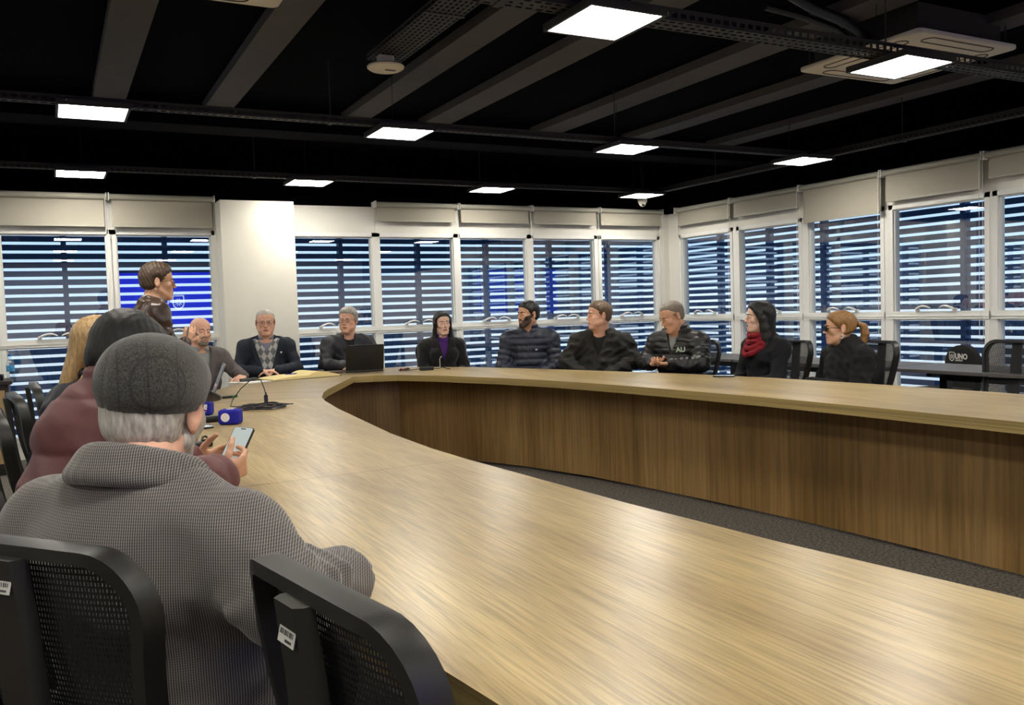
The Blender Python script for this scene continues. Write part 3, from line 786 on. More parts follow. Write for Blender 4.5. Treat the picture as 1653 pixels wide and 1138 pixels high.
# ------------------------------------------------------------------ implicit-surface modelling (pure numpy, smooth unions, surface nets)
class SDF:
    """rectilinear grid; each primitive is evaluated only in its own window"""
    def __init__(s, lo, hi, h, hz=None):
        s.ax = []
        for k in range(3):
            if k == 2 and hz is not None: s.ax.append(np.array(hz, np.float32))
            else: s.ax.append(np.arange(lo[k], hi[k] + h, h, dtype=np.float32))
        s.D = np.full([len(a) for a in s.ax], 1.0, np.float32)
        s.h = h
    def win(s, lo, hi):
        sl = []
        for k in range(3):
            a = s.ax[k]; i0 = int(np.searchsorted(a, lo[k])); i1 = int(np.searchsorted(a, hi[k]))
            if i1 <= i0: return None
            sl.append(slice(max(i0 - 1, 0), min(i1 + 1, len(a))))
        X = s.ax[0][sl[0]][:, None, None]; Y = s.ax[1][sl[1]][None, :, None]; Z = s.ax[2][sl[2]][None, None, :]
        return tuple(sl), X, Y, Z
    def comb(s, sl, d, k, op):
        A = s.D[sl]
        if op == 'add':
            if k > 0:
                h = np.clip(.5 + .5 * (A - d) / k, 0, 1); s.D[sl] = A + (d - A) * h - k * h * (1 - h)
            else: s.D[sl] = np.minimum(A, d)
        elif op == 'sub':
            d = -d
            if k > 0:
                h = np.clip(.5 - .5 * (A - d) / k, 0, 1); s.D[sl] = A + (d - A) * h + k * h * (1 - h)
            else: s.D[sl] = np.maximum(A, d)
        elif op == 'int':
            s.D[sl] = np.maximum(A, d)
    def cap(s, a, b, ra, rb=None, k=.01, op='add', flat=None, rip=None):
        """tapered capsule; flat=(axis vector, factor) squashes across an axis; rip=(amp, period, phase) puffs it"""
        a = np.array(a, float); b = np.array(b, float); rb = ra if rb is None else rb
        R = max(ra, rb) + k + .012 + (rip[0] if rip else 0)
        if flat is not None and flat[1] < 1: R = R / flat[1]
        w = s.win(np.minimum(a, b) - R, np.maximum(a, b) + R)
        if w is None: return s
        sl, X, Y, Z = w; ab = b - a; L2 = max(float(ab @ ab), 1e-9)
        px, py, pz_ = X - a[0], Y - a[1], Z - a[2]
        t = np.clip((px * ab[0] + py * ab[1] + pz_ * ab[2]) / L2, 0, 1)
        dx, dy, dz = px - t * ab[0], py - t * ab[1], pz_ - t * ab[2]
        if flat is not None:
            f = np.array(flat[0], float); f /= np.linalg.norm(f); q = flat[1]
            dd = dx * f[0] + dy * f[1] + dz * f[2]
            d = np.sqrt(np.maximum(dx * dx + dy * dy + dz * dz + dd * dd * (1 / q / q - 1), 1e-12))
        else: d = np.sqrt(dx * dx + dy * dy + dz * dz)
        r = ra + (rb - ra) * t
        if rip: r = r + rip[0] * (np.abs(np.sin(np.pi * (t * math.sqrt(L2) / rip[1] + (rip[2] if len(rip) > 2 else 0)))) ** .6 - .6)
        s.comb(sl, (d - r).astype(np.float32), k, op); return s
    def ell(s, c, r, R=None, k=.01, op='add'):
        c = np.array(c, float); r = np.array(r, float); m = float(r.max()) + k + .012
        w = s.win(c - m, c + m)
        if w is None: return s
        sl, X, Y, Z = w; x, y, z = X - c[0], Y - c[1], Z - c[2]
        if R is not None:   # columns of R are the ellipsoid's axes
            R = np.array(R); x, y, z = (x * R[0, 0] + y * R[1, 0] + z * R[2, 0], x * R[0, 1] + y * R[1, 1] + z * R[2, 1], x * R[0, 2] + y * R[1, 2] + z * R[2, 2])
        k0 = np.sqrt((x / r[0]) ** 2 + (y / r[1]) ** 2 + (z / r[2]) ** 2); k1 = np.sqrt((x / r[0] ** 2) ** 2 + (y / r[1] ** 2) ** 2 + (z / r[2] ** 2) ** 2)
        d = k0 * (k0 - 1) / np.maximum(k1, 1e-6)
        s.comb(sl, d.astype(np.float32), k, op); return s
    def fn(s, f, k=0, op='int'):
        X = s.ax[0][:, None, None]; Y = s.ax[1][None, :, None]; Z = s.ax[2][None, None, :]
        d = np.broadcast_to(f(X, Y, Z), s.D.shape).astype(np.float32)
        s.comb((slice(None),) * 3, d, k, op); return s
    def warp(s, f):
        X = s.ax[0][:, None, None]; Y = s.ax[1][None, :, None]; Z = s.ax[2][None, None, :]
        s.D += np.where(np.abs(s.D) < .05, f(X, Y, Z), 0).astype(np.float32); return s
    def mesh(s):
        D = s.D; nx, ny, nz = D.shape; ins = D < 0
        D[0], D[-1] = np.abs(D[0]) + 1e-4, np.abs(D[-1]) + 1e-4; D[:, 0] = np.abs(D[:, 0]) + 1e-4; D[:, -1] = np.abs(D[:, -1]) + 1e-4; D[:, :, 0] = np.abs(D[:, :, 0]) + 1e-4; D[:, :, -1] = np.abs(D[:, :, -1]) + 1e-4
        ins = D < 0
        cells = {}
        acc_id = []; acc_p = []; edges = []
        dims = (nx - 1, ny - 1, nz - 1)
        for axis in range(3):
            o = [0, 0, 0]; o[axis] = 1
            A = ins[:nx - o[0], :ny - o[1], :nz - o[2]]; B = ins[o[0]:, o[1]:, o[2]:]
            i, j, k = np.nonzero(A != B)
            d0 = D[i, j, k]; d1 = D[i + o[0], j + o[1], k + o[2]]; t = d0 / (d0 - d1)
            P = np.stack([s.ax[0][i], s.ax[1][j], s.ax[2][k]], 1).astype(np.float64)
            nxt = (i, j, k)[axis] + 1
            P[:, axis] += t * (s.ax[axis][nxt] - s.ax[axis][(i, j, k)[axis]])
            u, v = (axis + 1) % 3, (axis + 2) % 3
            ids = []
            for du, dv in ((0, 0), (-1, 0), (-1, -1), (0, -1)):
                q = [i.copy(), j.copy(), k.copy()]; q[u] = q[u] + du; q[v] = q[v] + dv
                cid = (q[0] * dims[1] + q[1]) * dims[2] + q[2]
                ids.append(cid); acc_id.append(cid); acc_p.append(P)
            flip = ins[i, j, k]
            F = np.stack(ids, 1); F[~flip] = F[~flip][:, ::-1]
            edges.append(F)
        if not acc_id or sum(map(len, acc_id)) == 0: return np.zeros((0, 3)), np.zeros((0, 4), int)
        I = np.concatenate(acc_id); P = np.concatenate(acc_p)
        uq, inv = np.unique(I, return_inverse=True)
        V = np.zeros((len(uq), 3)); cnt = np.bincount(inv)
        for c in range(3): V[:, c] = np.bincount(inv, P[:, c]) / cnt
        F = np.concatenate(edges); F = np.searchsorted(uq, F)
        return V, F
def smooth_mesh(V, F, it=1, lam=.5):
    E_ = np.concatenate([F[:, [0, 1]], F[:, [1, 2]], F[:, [2, 3]], F[:, [3, 0]]])
    for _ in range(it):
        A = np.zeros_like(V); n = np.bincount(np.concatenate([E_[:, 0], E_[:, 1]]), minlength=len(V))
        for c in range(3):
            A[:, c] = np.bincount(E_[:, 0], V[E_[:, 1], c], len(V)) + np.bincount(E_[:, 1], V[E_[:, 0], c], len(V))
        V = V + lam * (A / np.maximum(n, 1)[:, None] - V)
    return V
def np_obj(name, parts, mats, parent=None, matfn=None, it=1, **props):
    """parts: SDFs or (V, F) pairs, joined into one mesh"""
    Vs = []; Fs = []; o = 0
    for p in parts:
        V, F = p.mesh() if isinstance(p, SDF) else p
        if len(V) == 0: continue
        if it: V = smooth_mesh(V, F, it)
        Vs.append(V); Fs.append(F + o); o += len(V)
    V = np.concatenate(Vs); F = np.concatenate(Fs)
    me = bpy.data.meshes.new(name)
    me.vertices.add(len(V)); me.vertices.foreach_set('co', V.astype(np.float32).ravel())
    me.loops.add(F.size); me.loops.foreach_set('vertex_index', F.astype(np.int32).ravel())
    me.polygons.add(len(F)); me.polygons.foreach_set('loop_start', np.arange(0, F.size, 4, dtype=np.int32))
    me.polygons.foreach_set('loop_total', np.full(len(F), 4, np.int32))
    if not isinstance(mats, (list, tuple)): mats = [mats]
    for m in mats: me.materials.append(m)
    if matfn is not None:
        C_ = V[F].mean(1); me.polygons.foreach_set('material_index', matfn(C_).astype(np.int32))
    me.polygons.foreach_set('use_smooth', np.ones(len(F), bool))
    me.update(); me.validate()
    ob = bpy.data.objects.new(name, me); COL.objects.link(ob)
    if parent is not None: ob.parent = parent
    for k, v in props.items(): ob[k] = v
    return ob

def rot3(yaw=0, pitch=0, roll=0):
    """degrees; yaw>0 turns left (counter-clockwise from above), pitch>0 looks up, roll>0 tilts head to its right"""
    y, p, r = [math.radians(a) for a in (yaw, pitch, roll)]
    Rz = np.array([[math.cos(y), -math.sin(y), 0], [math.sin(y), math.cos(y), 0], [0, 0, 1]])
    Rx = np.array([[1, 0, 0], [0, math.cos(p), -math.sin(p)], [0, math.sin(p), math.cos(p)]])
    Ry = np.array([[math.cos(r), 0, math.sin(r)], [0, 1, 0], [-math.sin(r), 0, math.cos(r)]])
    return Rz @ Rx @ Ry
class HeadFrame:
    """maps head-local metres (x right, y forward, z up, origin between the ears) into the person's frame"""
    def __init__(s, c, R, k=1.0): s.c = np.array(c, float); s.R = R; s.k = k
    def __call__(s, x, y, z): return s.c + s.R @ (np.array([x, y, z], float) * s.k)
    def inv(s, P): return ((P - s.c) @ s.R) / s.k
    def locals(s, X, Y, Z):
        x, y, z = X - s.c[0], Y - s.c[1], Z - s.c[2]; R = s.R; k = s.k
        return ((x * R[0, 0] + y * R[1, 0] + z * R[2, 0]) / k, (x * R[0, 1] + y * R[1, 1] + z * R[2, 1]) / k, (x * R[0, 2] + y * R[1, 2] + z * R[2, 2]) / k)

def head_shape(S_, H, fem=False, fat=1.0, nose=1.0, inflate=0.0, features=True, neck=None, jaw=1.0, ears=True, chin=1.0):
    k = H.k; R = H.R; e_ = inflate
    def E_(c, r, kk=.012, op='add', Rl=None): S_.ell(H(*c), [(q + (e_ if op == 'add' else 0)) * k for q in r], R if Rl is None else R @ Rl, kk * k, op)
    def C2(a, b, ra, rb=None, kk=.012, op='add'): S_.cap(H(*a), H(*b), (ra + e_) * k, ((rb if rb is not None else ra) + e_) * k, kk * k, op)
    E_((0, -.015, .036), (.0755, .094, .080), .01)
    E_((0, .025, .045), (.066, .062, .062), .02)             # forehead
    E_((0, .030, -.030), (.0575 * fat, .058, .082), .02)
    jw = .054 * fat * jaw * (.93 if fem else 1)
    for s in (-1, 1):
        C2((s * jw, -.005, -.048), (s * .022 * chin, .068, -.098), .016 * fat, .016, .02)
        E_((s * .040, .058, -.020), (.022 * fat, .022, .020), .02)
        if fat > 1.03: E_((s * .042, .045, -.060), (.026, .030, .028), .02)
    E_((0, .070, -.098), (.022 * chin, .019, .017), .018)
    E_((0, .064, -.062), (.036, .028, .028), .02)
    if fat > 1.05: E_((0, .02, -.105), (.045, .045, .028), .02)
    if features:
        if not fem: C2((-.034, .080, .024), (.034, .080, .024), .0085, .0085, .014)
        else: C2((-.032, .078, .024), (.032, .078, .024), .006, .006, .014)
        for s in (-1, 1): E_((s * .031, .098, .004), (.017, .013, .011), .012, 'sub')
        C2((0, .086, .016), (0, .104 * (1 if not fem else .985), -.024), .0065, .0085 * nose, .008)
        E_((0, .105, -.028), (.0095 * nose, .010, .0085), .006)
        for s in (-1, 1): E_((s * .0115 * nose, .096, -.031), (.0065, .008, .006), .005)
        E_((0, .0900, -.0590), (.021, .0062, .0036), .004); E_((0, .0882, -.0670), (.018, .0066, .0044), .004)
        E_((0, .097, -.0630), (.022, .006, .0011), .003, 'sub')
        for s in (-1, 1):    # lids, then the slit between them
            E_((s * .031, .0790, .0040), (.0155, .0128, .0112), .003)
            E_((s * .031, .0940, .0030), (.0118, .0085, .0040), .0015, 'sub')
    if ears:
        for s in (-1, 1):
            Rl = rot3(s * -22, 0, 0)
            E_((s * .0795, -.012, -.002), (.0055, .0185, .031), .005, 'add', Rl)
            E_((s * .0765, -.002, -.026), (.0055, .010, .012), .005)
            E_((s * .0855, -.010, .002), (.004, .011, .018), .004, 'sub', Rl)
    if neck is not None:
        a = H(0, -.022, -.055); S_.cap(a, neck, (.056 if not fem else .047) * k * (fat ** .5) + e_, (.064 if not fem else .052) * k * (fat ** .5) + e_, .03)
        S_.cap(H(0, .012, -.085), np.array(neck) + np.array([0, .02, 0]), .040 * k + e_, .045 * k + e_, .03)

def fingers(S_, w, d, n, lat, curls, thumb_curl=.5, k=1.0, kk=.004, spread=0.0, thumb_out=.7):
    """w wrist point, d pointing to the fingertips, n out of the palm, lat toward the thumb"""
    d = np.array(d, float); d /= np.linalg.norm(d); n = np.array(n, float); n -= d * (n @ d); n /= np.linalg.norm(n)
    lt = np.cross(d, n); lt = lt if lt @ np.array(lat, float) > 0 else -lt
    w = np.array(w, float)
    S_.cap(w - d * .012, w + d * .01, .025 * k, .025 * k, .01, flat=(n, .72))
    for u in (-.024, -.008, .008, .024): S_.cap(w + lt * u * .7 * k + d * .012 * k, w + d * .084 * k + lt * u * k, .0145 * k, .0115 * k, .010)
    S_.cap(w + lt * .02 * k + d * .015 * k + n * .006 * k, w + lt * .030 * k + d * .045 * k + n * .008 * k, .017 * k, .014 * k, .010)
    for q, (u, ln, r) in enumerate(((.0285, .072, .0088), (.0095, .080, .0092), (-.0095, .074, .0086), (-.0275, .058, .0076))):
        p = w + d * .086 * k + lt * u * k; dirn = d + lt * spread * (1 - q * .66); dirn /= np.linalg.norm(dirn)
        a = 0.0
        for seg, fr in enumerate((.44, .31, .25)):
            a += curls[q] * (1.0, 1.15, .7)[seg]
            v = dirn * math.cos(a) + n * math.sin(a); p2 = p + v * ln * fr * k
            S_.cap(p, p2, r * k * (1 - .07 * seg), r * k * (1 - .07 * (seg + 1)), kk); p = p2
    p = w + d * .022 * k + lt * .026 * k + n * .006 * k; a = .15; dirn = d * .72 + lt * thumb_out + n * .25; dirn /= np.linalg.norm(dirn)
    for seg, ln in enumerate((.040, .032, .026)):
        v = dirn * math.cos(a) + (n * .8 + d * .5 - lt * .3) * math.sin(a); v /= np.linalg.norm(v); p2 = p + v * ln * k
        S_.cap(p, p2, (.0125, .0105, .0098)[seg] * k, (.0105, .0098, .0085)[seg] * k, .005); p = p2; a += thumb_curl

# people materials
def skin(name, c, red=(.75, .35, .3)):
    m = mat(name, c, .55, noise=.10, nscale=60, bump=.1, bscale=400)
    b = m.node_tree.nodes['Principled BSDF']
    b.inputs['Subsurface Weight'].default_value = .0
    return m
M_lip = mat('lip', (166, 104, 88), .5); M_lipf = mat('lip_rose', (158, 78, 78), .45)
M_eye = mat('eye_white', (205, 198, 190), .3); M_iris = mat('iris_dark', (35, 24, 18), .2)
M_lens = glass_mat('spectacle_lens', (.93, .94, .95), .06, .6)
def cloth(name, c, rough=.85, noise=.12, ns=40, bump=.3, bs=300, sheen=0): return mat(name, c, rough, noise=noise, nscale=ns, bump=bump, bscale=bs, sheen=sheen)

def eyes(H, root, col=None):
    k = H.k
    for s in (-1, 1):
        b = MB(); b.sphere(tuple(H(s * .031, .0792, .0030)), .0108 * k, 14, 10)
        e1 = b.build('eye', M_eye, root, smooth='all')
        b = MB(); b.sphere(tuple(H(s * .031, .0853, .0030)), .0058 * k, 12, 8); b.build('iris', M_iris, e1, smooth='all')
def brows(H, root, m, th=.0036, dz=0.0, arch=.004):
    for s in (-1, 1):
        b = MB(); b.tube([tuple(H(s * x, y, z + dz)) for x, y, z in ((.012, .0925, .0215), (.024, .0925, .0235 + arch * .5), (.036, .086, .0235 + arch * .6), (.047, .075, .019))], [th * H.k, th * 1.2 * H.k, th * H.k, th * .5 * H.k], 8)
        b.build('eyebrow', m, root, smooth='all')
def glasses(H, root, m, lens=True, w=.0225, h=.0155, th=.0012, dark=None, y0=.1015):
    b = MB()
    for s in (-1, 1):
        loop = []
        for a in np.linspace(0, 2 * PI, 20, endpoint=False):
            c, q = math.cos(a), math.sin(a); sx_ = math.copysign(abs(c) ** .6, c); sz_ = math.copysign(abs(q) ** .6, q)
            loop.append(tuple(H(s * .031 + sx_ * w, y0 - .006 * abs((s * .031 + sx_ * w) / .05) ** 2, .001 + sz_ * h)))
        b.tube(loop, th * H.k, 6, closed=True)
        b.tube([tuple(H(s * (.031 + w), y0 - .007, .006)), tuple(H(s * .074, .065, .007)), tuple(H(s * .0805, .02, .006)), tuple(H(s * .079, -.006, .004)), tuple(H(s * .078, -.02, -.012))], th * H.k, 6)
    b.tube([tuple(H(-.031 + w, y0 - .001, .003)), tuple(H(0, y0 + .002, .006)), tuple(H(.031 - w, y0 - .001, .003))], th * H.k, 6)
    g = b.build('glasses', m, root, smooth='all')
    for s in (-1, 1):
        b = MB(); vs = [tuple(H(s * .031, y0 - .001, .001))]
        for a in np.linspace(0, 2 * PI, 20, endpoint=False):
            c, q = math.cos(a), math.sin(a); sx_ = math.copysign(abs(c) ** .6, c); sz_ = math.copysign(abs(q) ** .6, q)
            vs.append(tuple(H(s * .031 + sx_ * w * .96, y0 - .001 - .006 * abs((s * .031 + sx_ * w) / .05) ** 2, .001 + sz_ * h * .96)))
        b.add(vs, [(0, 1 + i, 1 + (i + 1) % 20) for i in range(20)]); b.build('lens', dark or M_lens, g)
# ------------------------------------------------------------------ people
def lerp(a, b, t): return np.array(a, float) * (1 - t) + np.array(b, float) * t
def folds(S_, amp, seed, per=(.05, .13)):
    rg = np.random.RandomState(seed); W_ = []
    for _ in range(5):
        d = rg.normal(size=3); d[2] *= 1.3; d /= np.linalg.norm(d); p = rg.uniform(*per); W_.append((d * 2 * PI / p, rg.uniform(0, 6.28)))
    def f(X, Y, Z):
        wx = X + .02 * np.sin(Z * 31 + seed) + .015 * np.sin(Y * 27); wz = Z + .02 * np.sin(X * 23 + seed * 2) + .015 * np.sin(Y * 37)
        t = 0
        for k_, ph in W_: t = t + np.abs(np.sin(.5 * (wx * k_[0] + Y * k_[1] + wz * k_[2] + ph)))
        return amp * (t - 3.2)
    S_.warp(f)
def arm_pts(J, s): return J['sh'][s], J['el'][s], J['wr'][s]
def torso(S_, J, e=0.0, fat=1.0, k=.035, fem=False, low=True):
    P, N = J['P'], J['N']; w_ = J['sw'] / .185
    S_.ell(lerp(P, N, .66) + [0, -.005, 0], [(.150 + e) * w_, .108 + e, .165 + e], None, k)
    S_.ell(lerp(P, N, .34) + [0, .022 * (fat - .6), 0], [(.148 + e) * fat * (w_ ** .5), (.118 + e) * fat, .155 + e], None, k)
    if low: S_.ell(P + [0, .01, .0], [(.165 + e) * fat ** .5, .125 + e, .11 + e], None, k)
    if fem:
        for s in (-1, 1): S_.ell(lerp(P, N, .62) + [s * .07, .085, 0], [.055 + e, .05 + e, .055 + e], None, .03)
    for s in (0, 1): S_.cap(N + [0, -.012, -.035], J['sh'][s], .050 + e, .052 + e, .035)
    S_.cap(J['sh'][0] + [.02, 0, -.04], J['sh'][1] + [-.02, 0, -.04], .062 + e, .062 + e, k)
def sleeves(S_, J, e=0.0, rip=None, r=(.050, .043, .031), k=.02, cuff=0.0, sides=(0, 1)):
    for s in sides:
        a, b, c = arm_pts(J, s)
        S_.cap(a, b, r[0] + e, r[1] + e, .03, rip=rip)
        c2 = lerp(b, c, 1 - cuff); S_.cap(b, c2, r[1] + e, r[2] + e, k, rip=rip)
def person(spec):
    g = spec.get
    root = thing('person', spec['label'], 'person', (spec['x'], spec['y'], 0), -math.radians(spec['az']), 'people around the conference table')
    hz = spec['hz']; hx, hy = g('hxy', (0, .03)); stand = g('stand', False)
    fem = g('fem', False); fat = g('fat', 1.0); sw = g('sw', .165 if fem else .185); kk = g('k', .97 if fem else 1.0)
    H = HeadFrame((hx, hy, hz), rot3(*g('head', (0, 0, 0))), kk)
    N = np.array(g('N', (hx * .75, hy - .045, hz - .150))); Pv = np.array(g('P', (0, -.06, .60))) if not stand else np.array((0, 0, hz - .66))
    J = dict(P=Pv, N=N, sw=sw)
    tilt = g('tilt', 0.0); rt = g('rot', 0.0)
    cr_, sr_ = math.cos(rt), math.sin(rt)
    J['sh'] = g('sh') or [N + [-sw * cr_, sw * sr_ - .01, -.075 - tilt], N + [sw * cr_, -sw * sr_ - .01, -.075 + tilt]]
    J['sh'] = [np.array(q, float) for q in J['sh']]
    J['el'] = [np.array(q, float) for q in g('el', [J['sh'][0] + [-.055, .07, -.25], J['sh'][1] + [.055, .07, -.25]])]
    J['wr'] = [np.array(q, float) for q in g('wr', [(-.07, .21, .665), (.07, .21, .665)])]
    # --- skin: one body
    Sh = SDF((hx - .16, hy - .17, hz - .26), (hx + .16, hy + .17, hz + .15), g('hh', .0034))
    head_shape(Sh, H, fem, g('face', fat), g('nose', 1.0), neck=N + [0, 0, -.01], jaw=g('jaw', 1.0), chin=g('chin', 1.0))
    Sh.cap(N + [-.08, 0, -.05], N + [.08, 0, -.05], .045, None, .03)
    if g('headfn'): g('headfn')(Sh, H)
    lo = [min(J['sh'][0][0], J['el'][0][0], J['wr'][0][0]) - .12, -.32, .0]; hi = [max(J['sh'][1][0], J['el'][1][0], J['wr'][1][0]) + .12, .62, hz - .14]
    allp = np.array([J['el'][0], J['el'][1], J['wr'][0], J['wr'][1], N]); lo[0] = min(lo[0], allp[:, 0].min() - .12); hi[0] = max(hi[0], allp[:, 0].max() + .12); hi[1] = max(hi[1], allp[:, 1].max() + .12); lo[1] = min(lo[1], allp[:, 1].min() - .25)
    J['lo'], J['hi'] = lo, hi
    Sb = SDF(lo, [hi[0], hi[1], hz - .10], .015)
    torso(Sb, J, -.012, fat, fem=fem); sleeves(Sb, J, -.012)
    if stand:
        J['leg'] = [((s * .085, 0, Pv[2] - .04), (s * .10, .02, .48), (s * .11, -.02, .10)) for s in (-1, 1)]
    else:
        J['leg'] = g('leg') or [((s * .085, -.04, .585), (s * .12, .37, .555), (s * .12, .34, .10)) for s in (-1, 1)]
    for h_, kn, an in J['leg']:
        Sb.cap(h_, kn, .070, .050, .03); Sb.cap(kn, an, .048, .034, .02); Sb.cap(an, np.array(an) + [0, .10, -.05], .034, .03, .02)
    parts = [Sh, Sb]
    for s in (0, 1):
        hd = g('hands', {}).get(s)
        el, wr = J['el'][s], J['wr'][s]; d = wr - el; d /= np.linalg.norm(d)
        if hd is None: hd = dict(d=d * .6 + np.array([.35 * (1 - 2 * s) * -1 * -1, .5, -.35]) * .5, n=(0, 0, -1), lat=((1, 0, 0) if s == 0 else (-1, 0, 0)), curls=(.3, .35, .4, .45))
        hk = hd.get('k', .92 if fem else 1.0)
        tip = wr + np.array(hd['d']) / np.linalg.norm(hd['d']) * .09
        Sf = SDF(np.minimum(wr, tip) - .11, np.maximum(wr, tip) + .11, hd.get('h', .0042))
        fingers(Sf, wr, hd['d'], hd['n'], hd['lat'], hd['curls'], hd.get('tc', .35), hk, spread=hd.get('spread', 0), thumb_out=hd.get('to', .7))
        parts.append(Sf)
    lipm = M_lipf if fem else M_lip
    def lipf(C_):
        L_ = H.inv(C_); r = (L_[:, 0] / .0215) ** 2 + ((L_[:, 2] + .0632) / .0085) ** 2
        return ((r < 1) & (L_[:, 1] > .086)).astype(int)
    np_obj('body', parts, [spec['skin'], lipm], root, lipf)
    if not g('noface'):
        eyes(H, root); brows(H, root, g('browm', spec.get('hairm')), dz=g('brow_dz', 0), th=g('brow_th', .0034))
    # --- trousers and shoes
    St = SDF([lo[0], -.26, .02], [hi[0], max(.55, hi[1] * .7), Pv[2] + .16], .012)
    St.ell(Pv, [.175 * fat ** .5, .138, .115], None, .03)
    for h_, kn, an in J['leg']:
        St.cap(h_, kn, .085, .066, .03); St.cap(kn, np.array(an) + [0, 0, -.02], .062, .052, .02)
    np_obj('trousers', [St], g('trousers', M_trs), root)
    for h_, kn, an in J['leg']:
        Ss = SDF(np.array(an) - [.08, .12, .12], np.array(an) + [.08, .28, .06], .008)
        an = np.array(an); Ss.ell([an[0], an[1] + .02, .045], [.042, .07, .045], None, .02); Ss.ell([an[0], an[1] + .12, .035], [.045, .10, .034], None, .02)
        Ss.fn(lambda X, Y, Z: .002 - Z + 0 * X + 0 * Y)
        np_obj('shoe', [Ss], M_shoe, root)
    spec['outfit'](root, J, H, spec)
    if g('hair'): g('hair')(root, J, H, spec)
    if g('extra'): g('extra')(root, J, H, spec)
    return root, J, H

M_trs = cloth('dark_trousers', (28, 29, 34)); M_shoe = mat('shoe_leather', (20, 17, 15), .4)

def garment(J, e, h=.008, ztop=.06, lo=None, hi=None):
    return SDF([J['lo'][0], J['lo'][1], .44 if J['P'][2] < .7 else J['P'][2] - .30], [J['hi'][0], J['hi'][1], J['N'][2] + ztop], h)
def collar(S_, J, r=.072, th=.013, z0=.0, z1=.02, a0=-150, a1=150, back=.0, k=.012, ry=None, tip=0.0):
    """ring of cloth round the neck, angle 0 at the back, opening at the front"""
    N = J['N']; n = 18; pts = []; ry = ry or r
    for i in range(n + 1):
        a = math.radians(a0 + (a1 - a0) * i / n)
        f = (1 - math.cos(a)) / 2
        pts.append(N + np.array([math.sin(a) * r, -math.cos(a) * ry + .012, z0 + .022 * (1 - f) - tip * f]))
    for p, q in zip(pts[:-1], pts[1:]):
        S_.cap(p, q, th, th, k); S_.cap(p + [0, 0, z1], q + [0, 0, z1], th * .9, th * .9, k)
def front_cut(S_, J, zlow, slope, zt=None, w0=0.0, yoff=.0, lean=0.0):
    N = J['N']
    def f(X, Y, Z):
        cx = N[0]; return np.maximum(np.abs(X - cx - lean * (N[2] - Z)) - (w0 + slope * (Z - zlow)), (N[1] + yoff - Y)) * .9
    S_.fn(f, .006, 'sub')
def lapels(root, J, zlow, slope, m, e=.026, wid=.045, name='lapel', w0=0.0):
    """two flat lapels lying along the edges of the jacket opening"""
    N = J['N']
    for s in (-1, 1):
        S_ = SDF([N[0] - .2, N[1] - .05, zlow - .05], [N[0] + .2, N[1] + .30, N[2] + .06], .006)
        torso(S_, J, e + .008, J.get('fat', 1.0), low=False)
        def f(X, Y, Z):
            x = (X - N[0]) * s; t = (Z - zlow) / max(N[2] - zlow, .01); inner_ = w0 + slope * (Z - zlow)
            wd = wid * np.clip(t * 1.6, .15, 1) * np.where(t > .80, .8, 1.0)
            return np.maximum(np.maximum(inner_ - .006 - x, x - inner_ - wd), np.maximum(zlow - Z, np.maximum(Z - N[2] - .00, N[1] + .01 - Y)))
        S_.fn(f)
        S2 = SDF([N[0] - .2, N[1] - .05, zlow - .05], [N[0] + .2, N[1] + .30, N[2] + .06], .006); torso(S2, J, e - .004, J.get('fat', 1.0), low=False)
        S_.D = np.maximum(S_.D, -S2.D)
        np_obj(name, [S_], m, root)

def hair_cap(root, J, H, m, e=.010, yh=.012, slope=1.05, rec=0.0, zlow=-.058, band=None, noise=.003, top=None, name='hair', extra=None, side=None, h=.0042, tuft=0.0):
    c = H.c; S_ = SDF(c - [.17, .20, .40 if extra else .17], c + [.17, .20, .17], h)
    k = H.k
    S_.ell(H(0, -.015, .036), [(.0755 + e) * k, (.094 + e) * k, (.080 + e + tuft) * k], H.R, .01)
    S_.ell(H(0, .025, .045), [(.066 + e) * k, (.062 + e) * k, (.062 + e + tuft) * k], H.R, .02)
    S_.ell(H(0, -.03, -.02), [(.066 + e * .8) * k, (.070 + e * .6) * k, (.065) * k], H.R, .02)
    def reg(X, Y, Z):
        x, y, z = H.locals(X, Y, Z)
        r = np.maximum((y - (np.minimum(z * slope, .085) + yh - rec * np.clip(np.abs(x) / .05, 0, 1.3) * (z > .03))) * .7, zlow - z - .25 * np.clip(y + .03, -.1, .1))
        if band is not None: r = np.maximum(r, z - band - .15 * y)
        ear = np.sqrt(((np.abs(x) - .082) / 1.0) ** 2 + (y + .010) ** 2 + ((z + .004) * .62) ** 2) - .0205
        return np.maximum(r, -ear)
    X_ = S_.ax[0][:, None, None]; Y_ = S_.ax[1][None, :, None]; Z_ = S_.ax[2][None, None, :]
    rg_ = reg(X_, Y_, Z_) + .0025 * np.sin(X_ * 310) * np.sin(Z_ * 270 + Y_ * 200)
    S_.D = np.maximum(S_.D + (e * .95) * np.clip(1 + rg_ / .020, 0, 1) ** 1.5, rg_).astype(np.float32)
    if extra: extra(S_, H)
    def st(X, Y, Z):
        x, y, z = H.locals(X, Y, Z)
        return noise * (np.sin(x * 420 + 40 * y) * .5 + np.sin(z * 150 + y * 260 + x * 90) * .5)
    S_.warp(st)
    return np_obj(name, [S_], m, root, it=1)
def hairmat(name, c, rough=.5, n=.35):
    return mat(name, c, rough, noise=n, nscale=26, bump=.6, bscale=60, stretch=(6, 6, 1.2), det=5)
HM_grey = hairmat('hair_grey', (150, 146, 138)); HM_white = hairmat('hair_white', (188, 184, 176)); HM_brown = hairmat('hair_brown', (74, 56, 40)); HM_dark = hairmat('hair_dark', (26, 21, 18)); HM_black = hairmat('hair_black', (12, 10, 10), .55)
HM_saltp = hairmat('hair_salt_pepper', (120, 110, 98)); HM_lbrown = hairmat('hair_light_brown', (142, 104, 60)); HM_blond = hairmat('hair_blond', (168, 138, 92)); HM_midbrown = hairmat('hair_mid_brown', (92, 72, 52))
